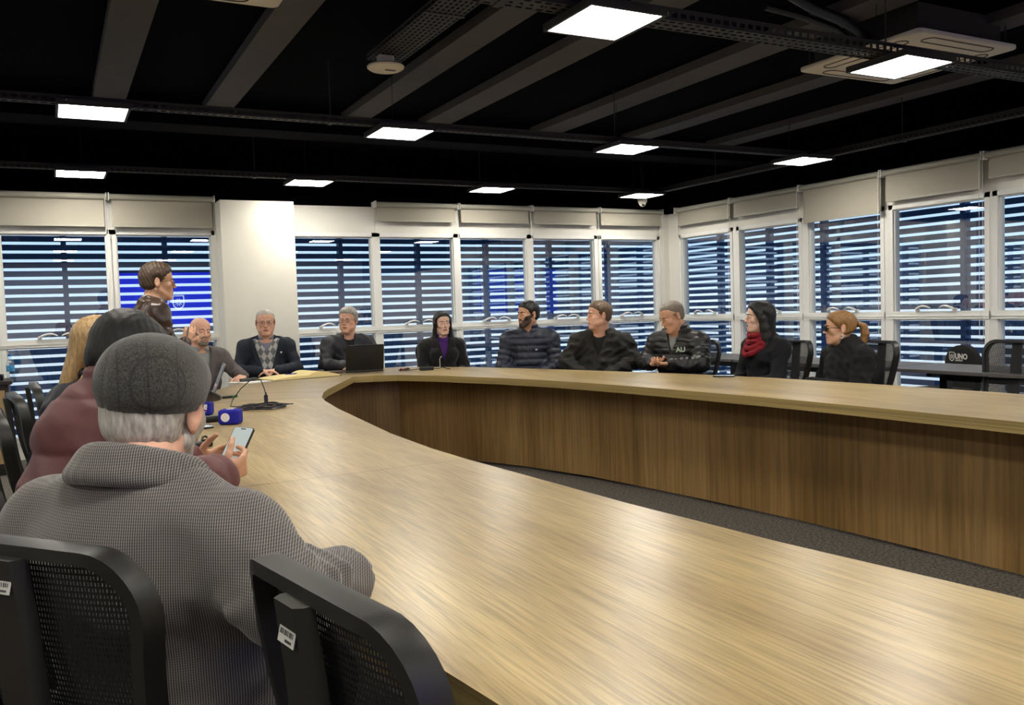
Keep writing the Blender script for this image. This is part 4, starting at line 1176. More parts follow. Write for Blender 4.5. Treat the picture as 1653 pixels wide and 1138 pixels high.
SK_a = skin('skin_fair', (222, 178, 154)); SK_b = skin('skin_ruddy', (224, 174, 148)); SK_c = skin('skin_tan', (200, 152, 122)); SK_d = skin('skin_pale', (230, 190, 168)); SK_e = skin('skin_warm', (216, 168, 136))
FR_dark = mat('frame_dark', (30, 26, 26), .3); FR_wire = mat('frame_wire', (90, 80, 70), .3, metal=.6)

def beard(root, J, H, m, zt=-.028, e=.005, noise=.002, mou=True, name='beard', fat=1.0, jaw=1.0, ymin=-.02, mouth=True, chin=1.0):
    c = H.c; S_ = SDF(c - [.13, .13, .16], c + [.13, .15, .05], .0038)
    head_shape(S_, H, False, fat, 1.0, inflate=e, features=False, ears=False, jaw=jaw, chin=chin)
    def reg(X, Y, Z):
        x, y, z = H.locals(X, Y, Z)
        top = np.where(np.abs(x) > .045, zt + (np.abs(x) - .045) * 1.7, zt - .022 * np.clip((.045 - np.abs(x)) / .02, 0, 1) + (.018 if mou else -.02) * np.clip((.030 - np.abs(x)) / .012, 0, 1))
        r = np.maximum(z - top, np.maximum(ymin - y, -.128 - z))
        if mouth:
            mo = np.sqrt((x / 1.0) ** 2 + ((z + .0632) * 2.0) ** 2 + (np.minimum(y - .085, 0)) ** 2) - .024; r = np.maximum(r, -mo)
            r = np.maximum(r, -(np.sqrt(x ** 2 + (y - .105) ** 2 + (z + .026) ** 2) - .020))
        return r
    S_.fn(reg)
    def st(X, Y, Z): return noise * np.sin(X * 700) * np.sin(Y * 650) * np.sin(Z * 720)
    S_.warp(st)
    return np_obj(name, [S_], m, root, it=1)

# ---- outfits
def o_blazer(jm, sm, zc=-.34, slope=.34, vest=None, fold=.0035, seed=1, tie=False, shirt_collar=True):
    def f(root, J, H, sp):
        fat = sp.get('fat', 1.0); J['fat'] = fat; N = J['N']
        S_ = garment(J, .0); torso(S_, J, .006, fat); S_.cap(N + [0, -.01, -.06], N + [0, -.008, -.005], .070, .066, .02); collar(S_, J, .064, .009, -.005, .018, -160, 160, k=.008)
        S_.fn(lambda X, Y, Z: (.50 if J['P'][2] < .7 else J['P'][2] - .05) - Z + 0 * X + 0 * Y)
        if vest is None: np_obj('shirt', [S_], sm, root)
        else:
            def mf(C_): 
                t = np.abs(C_[:, 0] - N[0]) < .62 * (C_[:, 2] - (N[2] - .115)); return np.where(t | (C_[:, 2] > N[2] - .015), 0, 1)
            np_obj('shirt', [S_], sm, root)
            S3 = garment(J, 0); torso(S3, J, .012, fat); front_cut(S3, J, N[2] - .12, .62, yoff=-.2)
            S3.fn(lambda X, Y, Z: np.maximum(.52 - Z, Z - N[2] + .01) + 0 * X + 0 * Y); np_obj('sweater_vest', [S3], vest, root)
        S_ = garment(J, .0); torso(S_, J, .024, fat); sleeves(S_, J, .012)
        folds(S_, fold, seed); front_cut(S_, J, N[2] + zc, slope, w0=.004)
        collar(S_, J, .074, .011, -.012, .016, -105, 105, k=.01)
        np_obj('jacket', [S_], jm, root)
        lapels(root, J, N[2] + zc, slope, jm)
    return f
def o_zip(jm, inner=None, amp=.0, per=.05, zc=-.06, slope=.5, col=(.062, .017, .0, .045), zipm=None, fold=.004, seed=2, e=.026, low=.50, sl=(.050, .043, .034), cuff=0.0):
    def f(root, J, H, sp):
        fat = sp.get('fat', 1.0); J['fat'] = fat; N = J['N']
        if inner is not None:
            S_ = garment(J, 0); torso(S_, J, .008, fat, low=False); S_.cap(N + [0, -.01, -.06], N + [0, -.008, -.02], .068, .064, .02); np_obj('shirt', [S_], inner, root)
        S_ = garment(J, 0, ztop=.12); torso(S_, J, e, fat)
        if amp:
            S_.warp(lambda X, Y, Z: -amp * (np.abs(np.sin(np.pi * (Z + .05 * X * X) / per)) ** .55 - .6) + 0 * X)
        sleeves(S_, J, e * .8, rip=(amp * 1.1, per * .9) if amp else None, r=sl, cuff=cuff)
        folds(S_, fold, seed)
        front_cut(S_, J, N[2] + zc, slope, w0=.0)
        collar(S_, J, col[0], col[1], col[2], col[3], -150 if zc > -.15 else -125, 150 if zc > -.15 else 125, k=.012)
        np_obj('jacket', [S_], jm, root)
        if zipm is not None:
            pts = []
            for z in np.linspace(N[2] + zc + .02, J['P'][2] + .02, 12):
                t = (z - J['P'][2]) / (N[2] - J['P'][2]); c = lerp(J['P'], N, t)
                # march out to the cloth surface
                y = c[1] + .35
                ix = np.argmin(np.abs(S_.ax[0] - c[0])); iz = np.argmin(np.abs(S_.ax[2] - z)); col_ = S_.D[ix, :, iz]
                ins = np.nonzero(col_ < 0)[0]
                if len(ins): pts.append((c[0], S_.ax[1][ins[-1]] + .006, z))
            if len(pts) > 2:
                b = MB(); b.tube(pts, .0035, 6); b.build('zip', zipm, root)
        J['jk'] = S_
    return f
def surf_y(J, x, z):
    S_ = J['jk']; ix = np.argmin(np.abs(S_.ax[0] - x)); iz = np.argmin(np.abs(S_.ax[2] - z)); q = np.nonzero(S_.D[ix, :, iz] < 0)[0]
    return float(S_.ax[1][q[-1]]) if len(q) else .2
def at_head(x, y, az, hxy):
    """seat origin so that the head sits above world (x, y)"""
    a = math.radians(az); hx, hy = hxy
    return x - (math.cos(a) * hx + math.sin(a) * hy), y - (-math.sin(a) * hx + math.cos(a) * hy)
def argyle():
    m = cloth('argyle_knit', (150, 150, 150)); t = m.node_tree; b = t.nodes['Principled BSDF']; L = t.links.new
    co = t.nodes.new('ShaderNodeTexCoord'); mp_ = t.nodes.new('ShaderNodeMapping'); mp_.inputs['Rotation'].default_value = (0, math.radians(45), 0); mp_.inputs['Scale'].default_value = (1, 1, 1)
    m0 = t.nodes.new('ShaderNodeMapping'); m0.inputs['Scale'].default_value = (1.35, 0.001, .9); L(co.outputs['Object'], m0.inputs[0]); L(m0.outputs[0], mp_.inputs[0])
    ck = t.nodes.new('ShaderNodeTexChecker'); ck.inputs['Scale'].default_value = 19; ck.inputs['Color1'].default_value = (*srgb((178, 178, 176)), 1); ck.inputs['Color2'].default_value = (*srgb((104, 106, 108)), 1)
    L(mp_.outputs[0], ck.inputs[0]); L(ck.outputs['Color'], b.inputs['Base Color'])
    return m
C_navyblazer = cloth('navy_blazer_wool', (18, 27, 40)); C_greyblazer = cloth('grey_blazer_wool', (92, 84, 84)); C_greyshirt = cloth('grey_shirt_cotton', (138, 142, 138)); C_chk = cloth('pale_check_shirt', (120, 124, 140), noise=.35, ns=90)
C_navyb = cloth('navy_bomber_nylon', (24, 26, 34), .65, noise=.05); C_dk = cloth('dark_navy_shirt', (16, 18, 28)); C_coat = cloth('black_wool_coat', (9, 8, 9), .95, sheen=.2); C_purple = cloth('purple_knit', (74, 34, 110), .9)
C_puff = cloth('navy_puffer_nylon', (20, 27, 46), .5, noise=.04); C_blk = cloth('black_jacket_cotton', (20, 18, 15), .8); C_blkt = cloth('black_tee', (10, 10, 11)); C_puffb = cloth('black_puffer_nylon', (26, 26, 27), .42, noise=.05)
C_red = cloth('red_scarf_knit', (128, 14, 28), .9); C_coat2 = cloth('black_navy_coat', (11, 12, 18), .9); C_blkn = cloth('black_knit', (8, 8, 10), .9); C_leather = mat('brown_leather', (66, 50, 40), .32, noise=.25, nscale=14, bump=.5, bscale=90)
C_shirtw = cloth('pale_shirt', (150, 140, 132)); C_zip = mat('zip_metal', (36, 38, 48), .4)
def place(sp, x, y, chair_label=None, chair_az=None, dz=0):
    sx_, sy_ = at_head(x, y, sp['az'], sp.get('hxy', (0, .03))); sp['x'], sp['y'] = sx_, sy_
    if chair_label: chair(sx_, sy_, sp['az'] if chair_az is None else chair_az, chair_label)
    return person(sp)

HM_stubble = hairmat('hair_stubble', (62, 48, 40))
# bald man in the grey blazer
def ex_m1(root, J, H, sp):
    hair_cap(root, J, H, HM_grey, e=.004, yh=-.012, slope=.2, band=.012, zlow=-.05)
    beard(root, J, H, HM_saltp, e=.0022, fat=1.0, ymin=.045)
place(dict(label='bald man with grey goatee in an open grey blazer, right of the standing man', az=168, hz=1.165, head=(6, -4, -3), fat=1.05, face=1.04, skin=SK_b, hairm=HM_saltp, outfit=o_blazer(C_greyblazer, C_greyshirt, zc=-.5, slope=.16, seed=3), extra=ex_m1,
     hxy=(0, .05), wr=[(-.20, .42, .79), (.22, .36, .79)], el=[(-.27, .12, .80), (.28, .12, .80)], hands={0: dict(d=(.5, .8, -.05), n=(.3, 0, -1), lat=(1, 0, 0), curls=(.2, .25, .3, .35)), 1: dict(d=(-.7, .6, -.05), n=(0, 0, -1), lat=(-1, 0, 0), curls=(.25, .3, .3, .35))}),
     1.10, 7.70, 'black office chair under the bald man in the grey blazer')
# man with the navy blazer and argyle vest
def ex_m2(root, J, H, sp):
    hair_cap(root, J, H, HM_white, e=.006, yh=.004, rec=.022, zlow=-.045, noise=.002); glasses(H, root, FR_wire, w=.024, h=.016)
    N = J['N']; b = MB(); b.rbox((N[0] + -.125, N[1] + .125, N[2] - .13), (.014, .004, .014), .003); b.build('lapel_pin', M_logo, root)
place(dict(label='white-haired man with glasses, navy blazer and grey argyle vest, before the white column', az=190, hz=1.22, head=(-1, -5, 0), fat=1.22, face=1.13, k=1.04, sw=.19, nose=1.1, skin=SK_b, hairm=HM_white, outfit=o_blazer(C_navyblazer, C_chk, zc=-.42, slope=.30, vest=argyle(), seed=5), extra=ex_m2,
     hxy=(0, .03), wr=[(-.06, .30, .785), (.06, .31, .785)], el=[(-.26, .09, .79), (.26, .09, .79)], hands={0: dict(d=(1, .2, 0), n=(0, 0, -1), lat=(0, 1, 0), curls=(.25, .3, .35, .4)), 1: dict(d=(-1, .2, 0), n=(0, 0, -1), lat=(0, 1, 0), curls=(.3, .3, .35, .4))}),
     1.745, 8.19, 'black office chair under the white-haired man in the navy blazer')
# man behind the open laptop
def ex_m3(root, J, H, sp):
    hair_cap(root, J, H, HM_grey, e=.010, yh=.010, rec=.012, noise=.003, tuft=.008); glasses(H, root, FR_dark, w=.024, h=.0155)
place(dict(label='grey-haired man with dark-rimmed glasses in a navy bomber jacket behind the open laptop', az=186, hz=1.21, head=(-32, -2, -2), fat=1.05, face=1.06, k=1.03, skin=SK_b, hairm=HM_grey, outfit=o_zip(C_navyb, C_dk, zc=-.18, slope=.30, col=(.066, .011, -.01, .014), seed=7, fold=.0045), extra=ex_m3,
     wr=[(-.02, .30, .785), (.10, .28, .785)], el=[(-.24, .12, .79), (.25, .10, .79)], hands={0: dict(d=(1, .1, 0), n=(0, 0, -1), lat=(0, 1, 0), curls=(.25, .3, .35, .4)), 1: dict(d=(-1, .2, 0), n=(0, 0, -1), lat=(0, 1, 0), curls=(.3, .3, .35, .4))}),
     2.525, 8.17, 'black office chair under the man behind the open laptop')
# woman in black coat and purple turtleneck
def long_hair_a(S_, H):
    k = H.k
    for s in (-1, 1):
        pts = [(s * .030, .052, .092), (s * .066, .036, .055), (s * .080, .014, -.005), (s * .084, -.002, -.07), (s * .088, -.012, -.14), (s * .094, .0, -.21), (s * .10, .02, -.27)]
        rr = [.016, .016, .017, .020, .024, .026, .016]
        for i in range(6): S_.cap(H(*pts[i]), H(*pts[i + 1]), rr[i] * k, rr[i + 1] * k, .012)
    S_.cap(H(0, -.06, .0), H(0, -.07, -.22), .072 * k, .060 * k, .02, flat=(H.R[:, 1], .6))
def ex_w1(root, J, H, sp):
    hair_cap(root, J, H, HM_black, e=.009, yh=.006, slope=1.05, rec=.004, zlow=-.30, extra=long_hair_a, noise=.0015)
def o_coat(jm, im, neck=True, zc=-.25, slope=.30, seed=1, e=.024, lap=True, fold=.003, turtle=True):
    def f(root, J, H, sp):
        fat = sp.get('fat', 1.0); J['fat'] = fat; N = J['N']
        S_ = garment(J, 0, ztop=.09); torso(S_, J, .006, fat, fem=sp.get('fem', False), low=False)
        if turtle:
            collar(S_, J, .050, .012, .0, .034, -180, 180, k=.012); collar(S_, J, .050, .012, -.018, .01, -180, 180, k=.012)
        np_obj('sweater', [S_], im, root)
        S_ = garment(J, 0); torso(S_, J, e, fat, fem=sp.get('fem', False)); sleeves(S_, J, .014); folds(S_, fold, seed); front_cut(S_, J, N[2] + zc, slope, w0=.003)
        collar(S_, J, .078, .014, -.02, .012, -110, 110, k=.012); np_obj('coat', [S_], jm, root)
        if lap: lapels(root, J, N[2] + zc, slope, jm, e=e + .01, wid=.07)
        J['jk'] = S_
    return f
place(dict(label='woman with long straight black hair in a black coat and purple turtleneck', az=192, hz=1.15, head=(8, -2, 3), fem=True, fat=.98, face=.97, skin=SK_d, hairm=HM_black, outfit=o_coat(C_coat, C_purple, zc=-.24, slope=.26, seed=11), extra=ex_w1, brow_th=.0028),
     3.40, 7.93, 'black office chair under the woman with the purple turtleneck')
# bearded man in navy puffer
def ex_m4(root, J, H, sp):
    hair_cap(root, J, H, HM_dark, e=.010, yh=.014, rec=.006, noise=.002, tuft=.004); beard(root, J, H, HM_stubble, e=.0022, zt=-.034, ymin=-.012)
    N = J['N']; x, z = -.075, N[2] - .17; b = MB(); b.sphere((x, surf_y(J, x, z) + .008, z), (.012, .003, .005), 12, 8); b.build('chest_logo', M_logo, root, smooth='all')
place(dict(label='dark-bearded man in a navy quilted puffer jacket zipped up, looking left', az=216, hz=1.213, head=(-46, 0, 0), sw=.195, fat=1.08, face=1.02, k=1.02, skin=SK_c, hairm=HM_dark, outfit=o_zip(C_puff, None, amp=.011, per=.062, zc=.02, slope=.4, zipm=C_zip, col=(.066, .018, .0, .040), seed=13, fold=.002, e=.030), extra=ex_m4, browm=HM_dark, brow_th=.0042),
     3.88, 7.04, 'black office chair under the man in the navy puffer jacket')
# man in plain black jacket
def ex_m5(root, J, H, sp): hair_cap(root, J, H, HM_midbrown, e=.008, yh=.008, rec=.012, noise=.002, tuft=.004)
place(dict(label='heavyset man with short brown hair in an open plain black jacket, looking left', az=226, hz=1.19, head=(-56, 0, 0), sw=.20, fat=1.20, face=1.14, k=1.03, skin=SK_b, hairm=HM_midbrown, outfit=o_zip(C_blk, C_blkt, zc=-.20, slope=.34, col=(.070, .013, -.005, .020), seed=17, fold=.008, e=.028), extra=ex_m5,
     el=[(-.30, .02, .80), (.30, .05, .80)]), 4.155, 6.28, 'black office chair under the heavyset man in the plain black jacket')
# man looking down at the phone
def ex_m6(root, J, H, sp):
    hair_cap(root, J, H, HM_saltp, e=.0035, yh=.004, rec=.028, zlow=-.05, noise=.001)
    N = J['N']; x, z = -.085, N[2] - .135; FYm = face_plus_y()
    yy = surf_y(J, x, z) + .018
    text_mesh('AU', .055, 'chest_emblem', mat('emblem_green_white', (196, 214, 190), .6), root, Matrix.Translation((x + .03, yy, z - .02)) @ Matrix.Rotation(-.12, 4, 'X') @ Matrix.Rotation(.35, 4, 'Z') @ FYm, bold=.002)
place(dict(label='balding man in black quilted jacket with pale chest emblem, looking down at a phone', az=250, hz=1.17, head=(-28, -22, 0), hxy=(0, .09), N=(0, .015, 1.04), sw=.195, fat=1.08, face=1.0, k=1.03, skin=SK_e, hairm=HM_saltp, browm=HM_saltp,
     outfit=o_zip(C_puffb, C_greyshirt, amp=.009, per=.048, zc=-.17, slope=.34, col=(.070, .018, .0, .038), seed=19, fold=.004, e=.030, cuff=.12), extra=ex_m6,
     el=[(-.27, .10, .79), (.29, .06, .80)], wr=[(-.06, .245, .795), (.08, .26, .80)],
     hands={0: dict(d=(.55, .9, .02), n=(.35, -.15, .93), lat=(1, -.4, 0), curls=(.45, .5, .55, .6), h=.0032, tc=.15), 1: dict(d=(-.75, .7, -.05), n=(.1, 0, .95), lat=(-.6, -.9, 0), curls=(.5, .55, .6, .65), h=.0032)}),
     4.435, 5.64, 'black office chair under the balding man in the black quilted jacket')
# woman with the red scarf
def long_hair_b(S_, H):
    k = H.k
    for s in (-1, 1):
        pts = [(s * .035, .055, .088), (s * .068, .034, .045), (s * .084, -.004, -.008), (s * .086, -.020, -.08), (s * .082, -.03, -.15), (s * .088, -.04, -.22), (s * .090, -.055, -.29)]
        rr = [.020, .024, .032, .034, .038, .034, .018]
        for i in range(6): S_.cap(H(*pts[i]), H(*pts[i + 1]), rr[i] * k, rr[i + 1] * k, .014)
    S_.cap(H(0, -.07, .02), H(0, -.09, -.24), .078 * k, .060 * k, .02, flat=(H.R[:, 1], .68))
def ex_w2(root, J, H, sp):
    hair_cap(root, J, H, HM_black, e=.016, yh=.012, slope=1.0, zlow=-.30, extra=long_hair_b, noise=.002)
    N = J['N']; S_ = SDF(N - [.16, .16, .22], N + [.16, .20, .09], .005)
    for q in range(4):
        n = 18; pts = []
        for i in range(n + 1):
            a = 2 * PI * i / n; f = ((1 - math.cos(a)) / 2) ** 1.5
            pts.append(N + np.array([math.sin(a) * (.070 + .010 * q), -math.cos(a) * (.062 + .004 * q) + .016 + f * (.045 + .012 * q), .050 - .012 * q - f * (.035 + .036 * q)]))
        for p, r_ in zip(pts[:-1], pts[1:]): S_.cap(p, r_, .019, .019, .005)
    folds(S_, .003, 23, (.03, .06)); np_obj('scarf', [S_], C_red, root)
place(dict(label='woman with long wavy dark hair in a black coat and red scarf, looking left', az=275, hz=1.147, head=(-24, 2, 0), fem=True, fat=.98, face=.98, k=.98, nose=1.1, skin=SK_d, hairm=HM_black, outfit=o_coat(C_coat2, C_blkn, zc=-.14, slope=.3, seed=29, turtle=False), extra=ex_w2, brow_th=.0028,
     hxy=(0, .02)), 4.76, 5.0, 'black office chair under the woman with the red scarf, frame showing behind her')
# woman with ponytail and dark glasses
def pony(S_, H):
    k = H.k; pts = [(0, -.095, .022), (0, -.130, .028), (0, -.162, .006), (0, -.172, -.045), (0, -.160, -.095), (0, -.142, -.135)]; rr = [.024, .018, .026, .030, .024, .008]
    for i in range(5): S_.cap(H(*pts[i]), H(*pts[i + 1]), rr[i] * k, rr[i + 1] * k, .006)
def ex_w3(root, J, H, sp):
    hair_cap(root, J, H, HM_lbrown, e=.011, yh=.016, slope=1.0, zlow=-.045, extra=pony, noise=.0018)
    glasses(H, root, FR_dark, w=.026, h=.020, th=.0026, dark=M_gloss_black, y0=.104)
    for s in (-1, 1):
        b = MB()
        for q in range(5): b.sphere(tuple(H(s * .080 + .004 * math.cos(q * 1.3), -.004 + .006 * math.sin(q * 1.9), -.040 - .007 * q)), .0055, 8, 6)
        b.build('earring', M_logo, root, smooth='all')
    b = MB(); b.tube([tuple(H(.020 * math.cos(a), -.118, .026 + .020 * math.sin(a))) for a in np.linspace(0, 2 * PI, 14, endpoint=False)], .006, 8, closed=True); b.build('hair_tie', M_black, root, smooth='all')
place(dict(label='woman with light brown ponytail and dark glasses in a black high-collared coat', az=282, hz=1.062, head=(-26, 0, 0), fem=True, fat=1.06, face=1.03, k=1.0, skin=SK_e, hairm=HM_lbrown,
     outfit=o_zip(C_blkn, None, zc=.03, slope=.4, col=(.064, .020, -.01, .050), seed=31, fold=.004, e=.030), extra=ex_w3, hxy=(0, .02), N=(0, -.035, .935)), 4.945, 4.40,
     'black office chair under the woman with the ponytail, frame showing behind her')
def wl(P, x, y, az):
    """world point to the person's local frame"""
    a = math.radians(az); dx, dy = P[0] - x, P[1] - y
    return (math.cos(a) * dx - math.sin(a) * dy, math.sin(a) * dx + math.cos(a) * dy, P[2])
def dl(v, az):
    a = math.radians(az); return (math.cos(a) * v[0] - math.sin(a) * v[1], math.sin(a) * v[0] + math.cos(a) * v[1], v[2])
# standing man in the brown leather jacket
def ex_s(root, J, H, sp):
    hair_cap(root, J, H, HM_brown, e=.012, yh=.012, slope=1.0, rec=.008, noise=.003, tuft=.012, zlow=-.06)
    glasses(H, root, FR_dark, w=.023, h=.0145)
xs0, ys0 = .60, 6.46
hand_w = (.765, 6.23, 1.11)
place(dict(label='standing man in profile with glasses and a brown leather jacket, speaking with one hand raised', az=84, hz=1.532, head=(-6, -2, 0), stand=True, hxy=(0, .085), N=(0, .04, 1.402), sw=.215, fat=1.32, face=1.0, k=1.04, nose=1.25, skin=SK_e, hairm=HM_brown, trousers=M_trs,
     outfit=o_blazer(C_leather, C_shirtw, zc=-.20, slope=.30, seed=41, fold=.006), extra=ex_s, el=[(-.24, .06, 1.06), (.25, .08, 1.05)], wr=[(-.20, .26, .98), wl(hand_w, .56, 6.45, 84)],
     hands={1: dict(d=(-.1, .45, .9), n=(-1, .1, .1), lat=(0, 1, -.3), curls=(.35, .5, .6, .7), h=.0034, tc=.2)}), .66, 6.44)
t = thing('pen', 'silver pen held up in the raised hand of the standing man', 'pen', (.788, 6.185, 1.165))
b = MB(); b.tube([(0, 0, -.05), (.02, 0, .045)], .006, 10); b.build('pen_barrel', M_chrome, t, smooth=True)
b = MB(); b.tube([(.02, 0, .045), (.023, 0, .058)], [.005, .002], 10); b.build('pen_tip', M_black, t, smooth=True)

# blonde person mostly hidden behind the burgundy jacket
def long_hair_c(S_, H):
    k = H.k
    for s in (-1, 1):
        pts = [(s * .035, .05, .088), (s * .066, .035, .045), (s * .080, .010, -.01), (s * .082, -.02, -.09), (s * .078, -.05, -.17), (s * .07, -.08, -.24)]
        rr = [.020, .022, .026, .030, .030, .018]
        for i in range(5): S_.cap(H(*pts[i]), H(*pts[i + 1]), rr[i] * k, rr[i + 1] * k, .014)
    S_.cap(H(0, -.07, .03), H(0, -.10, -.24), .070 * k, .045 * k, .02, flat=(H.R[:, 1], .62))
def ex_b(root, J, H, sp): hair_cap(root, J, H, HM_blond, e=.014, yh=.016, slope=1.0, zlow=-.30, extra=long_hair_c, noise=.0018)
place(dict(label='blonde long-haired person mostly hidden behind the one in the burgundy jacket', az=84, hz=1.175, head=(0, -14, 0), fem=True, hxy=(0, .12), skin=SK_d, hairm=HM_blond, outfit=o_zip(C_navyb, None, zc=.0, slope=.4, seed=43), extra=ex_b), .165, 3.66)

# person in the burgundy puffer
C_burg = cloth('burgundy_puffer_nylon', (104, 60, 60), .6, noise=.05)
def ex_p2(root, J, H, sp):
    hair_cap(root, J, H, HM_black, e=.009, yh=.014, noise=.0015, tuft=.008, zlow=-.085)
    for s in (0, 1):
        el, wr = J['el'][s], J['wr'][s]; d = (wr - el) / np.linalg.norm(wr - el)
        S_ = SDF(wr - .10, wr + .08, .005); S_.cap(wr - d * .055, wr - d * .003, .040, .034, .01); np_obj('cuff', [S_], C_blkt, root)
PX, PY, PA = .03, 2.55, 64
def W2(*p): return wl(p, PX, PY, PA)
sp2 = dict(label='dark-haired person in a burgundy puffer jacket bent over a phone', az=PA, hz=1.172, head=(8, -30, 0), hxy=W2(.18, 2.66, 0)[:2], N=(.0, .13, 1.075), sw=.165, fat=1.0, face=1.0, k=1.04, skin=SK_e, hairm=HM_black,
     outfit=o_zip(C_burg, None, amp=.012, per=.135, zc=.03, slope=.4, col=(.072, .018, -.005, .050), seed=47, fold=.003, e=.040, sl=(.060, .050, .036), cuff=.13), extra=ex_p2,
     el=[W2(.16, 2.93, .84), W2(.24, 2.45, .83)], wr=[W2(.375, 2.92, .81), W2(.425, 2.705, .80)],
     hands={0: dict(d=dl((1, -.15, .25), PA), n=dl((.1, -1, .2), PA), lat=dl((-.2, -.3, 1), PA), curls=(.55, .6, .65, .7), h=.0028, tc=.25), 1: dict(d=dl((.9, .45, .30), PA), n=dl((-.3, .9, .35), PA), lat=dl((-.5, -.2, .9), PA), curls=(.6, .75, .85, .9), h=.0028, tc=.3)})
sp2['x'], sp2['y'] = PX, PY; chair(PX, PY, PA, 'black office chair under the person in the burgundy jacket'); person(sp2)

# elderly man in the flat cap and houndstooth blazer
def houndstooth(name='houndstooth_wool', sc=460.0, ca=(44, 43, 48), cb=(144, 138, 131)):
    m = bpy.data.materials.new(name); m.use_nodes = True; t = m.node_tree; b = t.nodes['Principled BSDF']; L = t.links.new
    co = t.nodes.new('ShaderNodeTexCoord'); sp_ = t.nodes.new('ShaderNodeSeparateXYZ'); L(co.outputs['Object'], sp_.inputs[0])
    def M_(op, a, b_=None, c=None):
        n = t.nodes.new('ShaderNodeMath'); n.operation = op
        for i, q in enumerate((a, b_, c)):
            if q is None: continue
            if isinstance(q, (int, float)): n.inputs[i].default_value = q
            else: L(q, n.inputs[i])
        return n.outputs[0]
    u = M_('MULTIPLY', M_('ADD', sp_.outputs['X'], M_('MULTIPLY', sp_.outputs['Y'], .6)), sc); v = M_('MULTIPLY', sp_.outputs['Z'], sc * .5)
    fu, fv = M_('FRACT', M_('MULTIPLY', u, .5)), M_('FRACT', v)
    a = M_('GREATER_THAN', fu, .5); c = M_('GREATER_THAN', fv, .5)
    tw = M_('GREATER_THAN', M_('FRACT', M_('MULTIPLY', M_('ADD', u, M_('MULTIPLY', v, 2.0)), 1.0)), .5)
    same = M_('MULTIPLY', a, c); diff = M_('ABSOLUTE', M_('SUBTRACT', a, c)); f = M_('ADD', M_('MULTIPLY', M_('ADD', same, M_('MULTIPLY', diff, tw)), .45), M_('MULTIPLY', a, .55))
    nz = t.nodes.new('ShaderNodeTexNoise'); nz.inputs['Scale'].default_value = 9; L(co.outputs['Object'], nz.inputs['Vector'])
    mx = t.nodes.new('ShaderNodeMix'); mx.data_type = 'RGBA'; mx.inputs['A'].default_value = (*srgb(ca), 1); mx.inputs['B'].default_value = (*srgb(cb), 1); L(f, mx.inputs['Factor'])
    m2 = t.nodes.new('ShaderNodeMix'); m2.data_type = 'RGBA'; m2.blend_type = 'MULTIPLY'; m2.inputs['Factor'].default_value = .35; L(mx.outputs['Result'], m2.inputs['A']); L(nz.outputs['Fac'], m2.inputs['B'])
    L(m2.outputs['Result'], b.inputs['Base Color']); b.inputs['Roughness'].default_value = .95; b.inputs['Sheen Weight'].default_value = .25
    bp = t.nodes.new('ShaderNodeBump'); bp.inputs['Strength'].default_value = .5; bp.inputs['Distance'].default_value = .001; L(f, bp.inputs['Height']); L(bp.outputs[0], b.inputs['Normal'])
    return m
C_hound = houndstooth()
C_capm = mat('cap_tweed', (58, 57, 53), .95, noise=.75, nscale=260, bump=.6, bscale=320, det=6, sheen=.3)
def glen(m):
    """add the darker window-pane lines of the cap's check"""
    t = m.node_tree; b = t.nodes['Principled BSDF']; L = t.links.new; co = t.nodes.new('ShaderNodeTexCoord')
    src = b.inputs['Base Color'].links[0].from_socket
    w1_ = []
    for rot, sc in (((0, 0, .55), 24), ((0, 0, -.75), 21)):
        mp_ = t.nodes.new('ShaderNodeMapping'); mp_.inputs['Rotation'].default_value = rot; L(co.outputs['Object'], mp_.inputs[0])
        sx_ = t.nodes.new('ShaderNodeSeparateXYZ'); L(mp_.outputs[0], sx_.inputs[0])
        a = t.nodes.new('ShaderNodeMath'); a.operation = 'MULTIPLY'; a.inputs[1].default_value = sc; L(sx_.outputs['X'], a.inputs[0])
        f = t.nodes.new('ShaderNodeMath'); f.operation = 'FRACT'; L(a.outputs[0], f.inputs[0]); g = t.nodes.new('ShaderNodeMath'); g.operation = 'LESS_THAN'; g.inputs[1].default_value = .07; L(f.outputs[0], g.inputs[0]); w1_.append(g.outputs[0])
    mm = t.nodes.new('ShaderNodeMath'); mm.operation = 'MAXIMUM'; L(w1_[0], mm.inputs[0]); L(w1_[1], mm.inputs[1])
    ms = t.nodes.new('ShaderNodeMath'); ms.operation = 'MULTIPLY'; ms.inputs[1].default_value = .6; L(mm.outputs[0], ms.inputs[0])
    mx = t.nodes.new('ShaderNodeMix'); mx.data_type = 'RGBA'; mx.inputs['B'].default_value = (.012, .012, .013, 1); L(src, mx.inputs['A']); L(ms.outputs[0], mx.inputs['Factor']); L(mx.outputs['Result'], b.inputs['Base Color'])
glen(C_capm)
CX, CY, CA = .085, 1.555, 50
def W1(*p): return wl(p, CX, CY, CA)
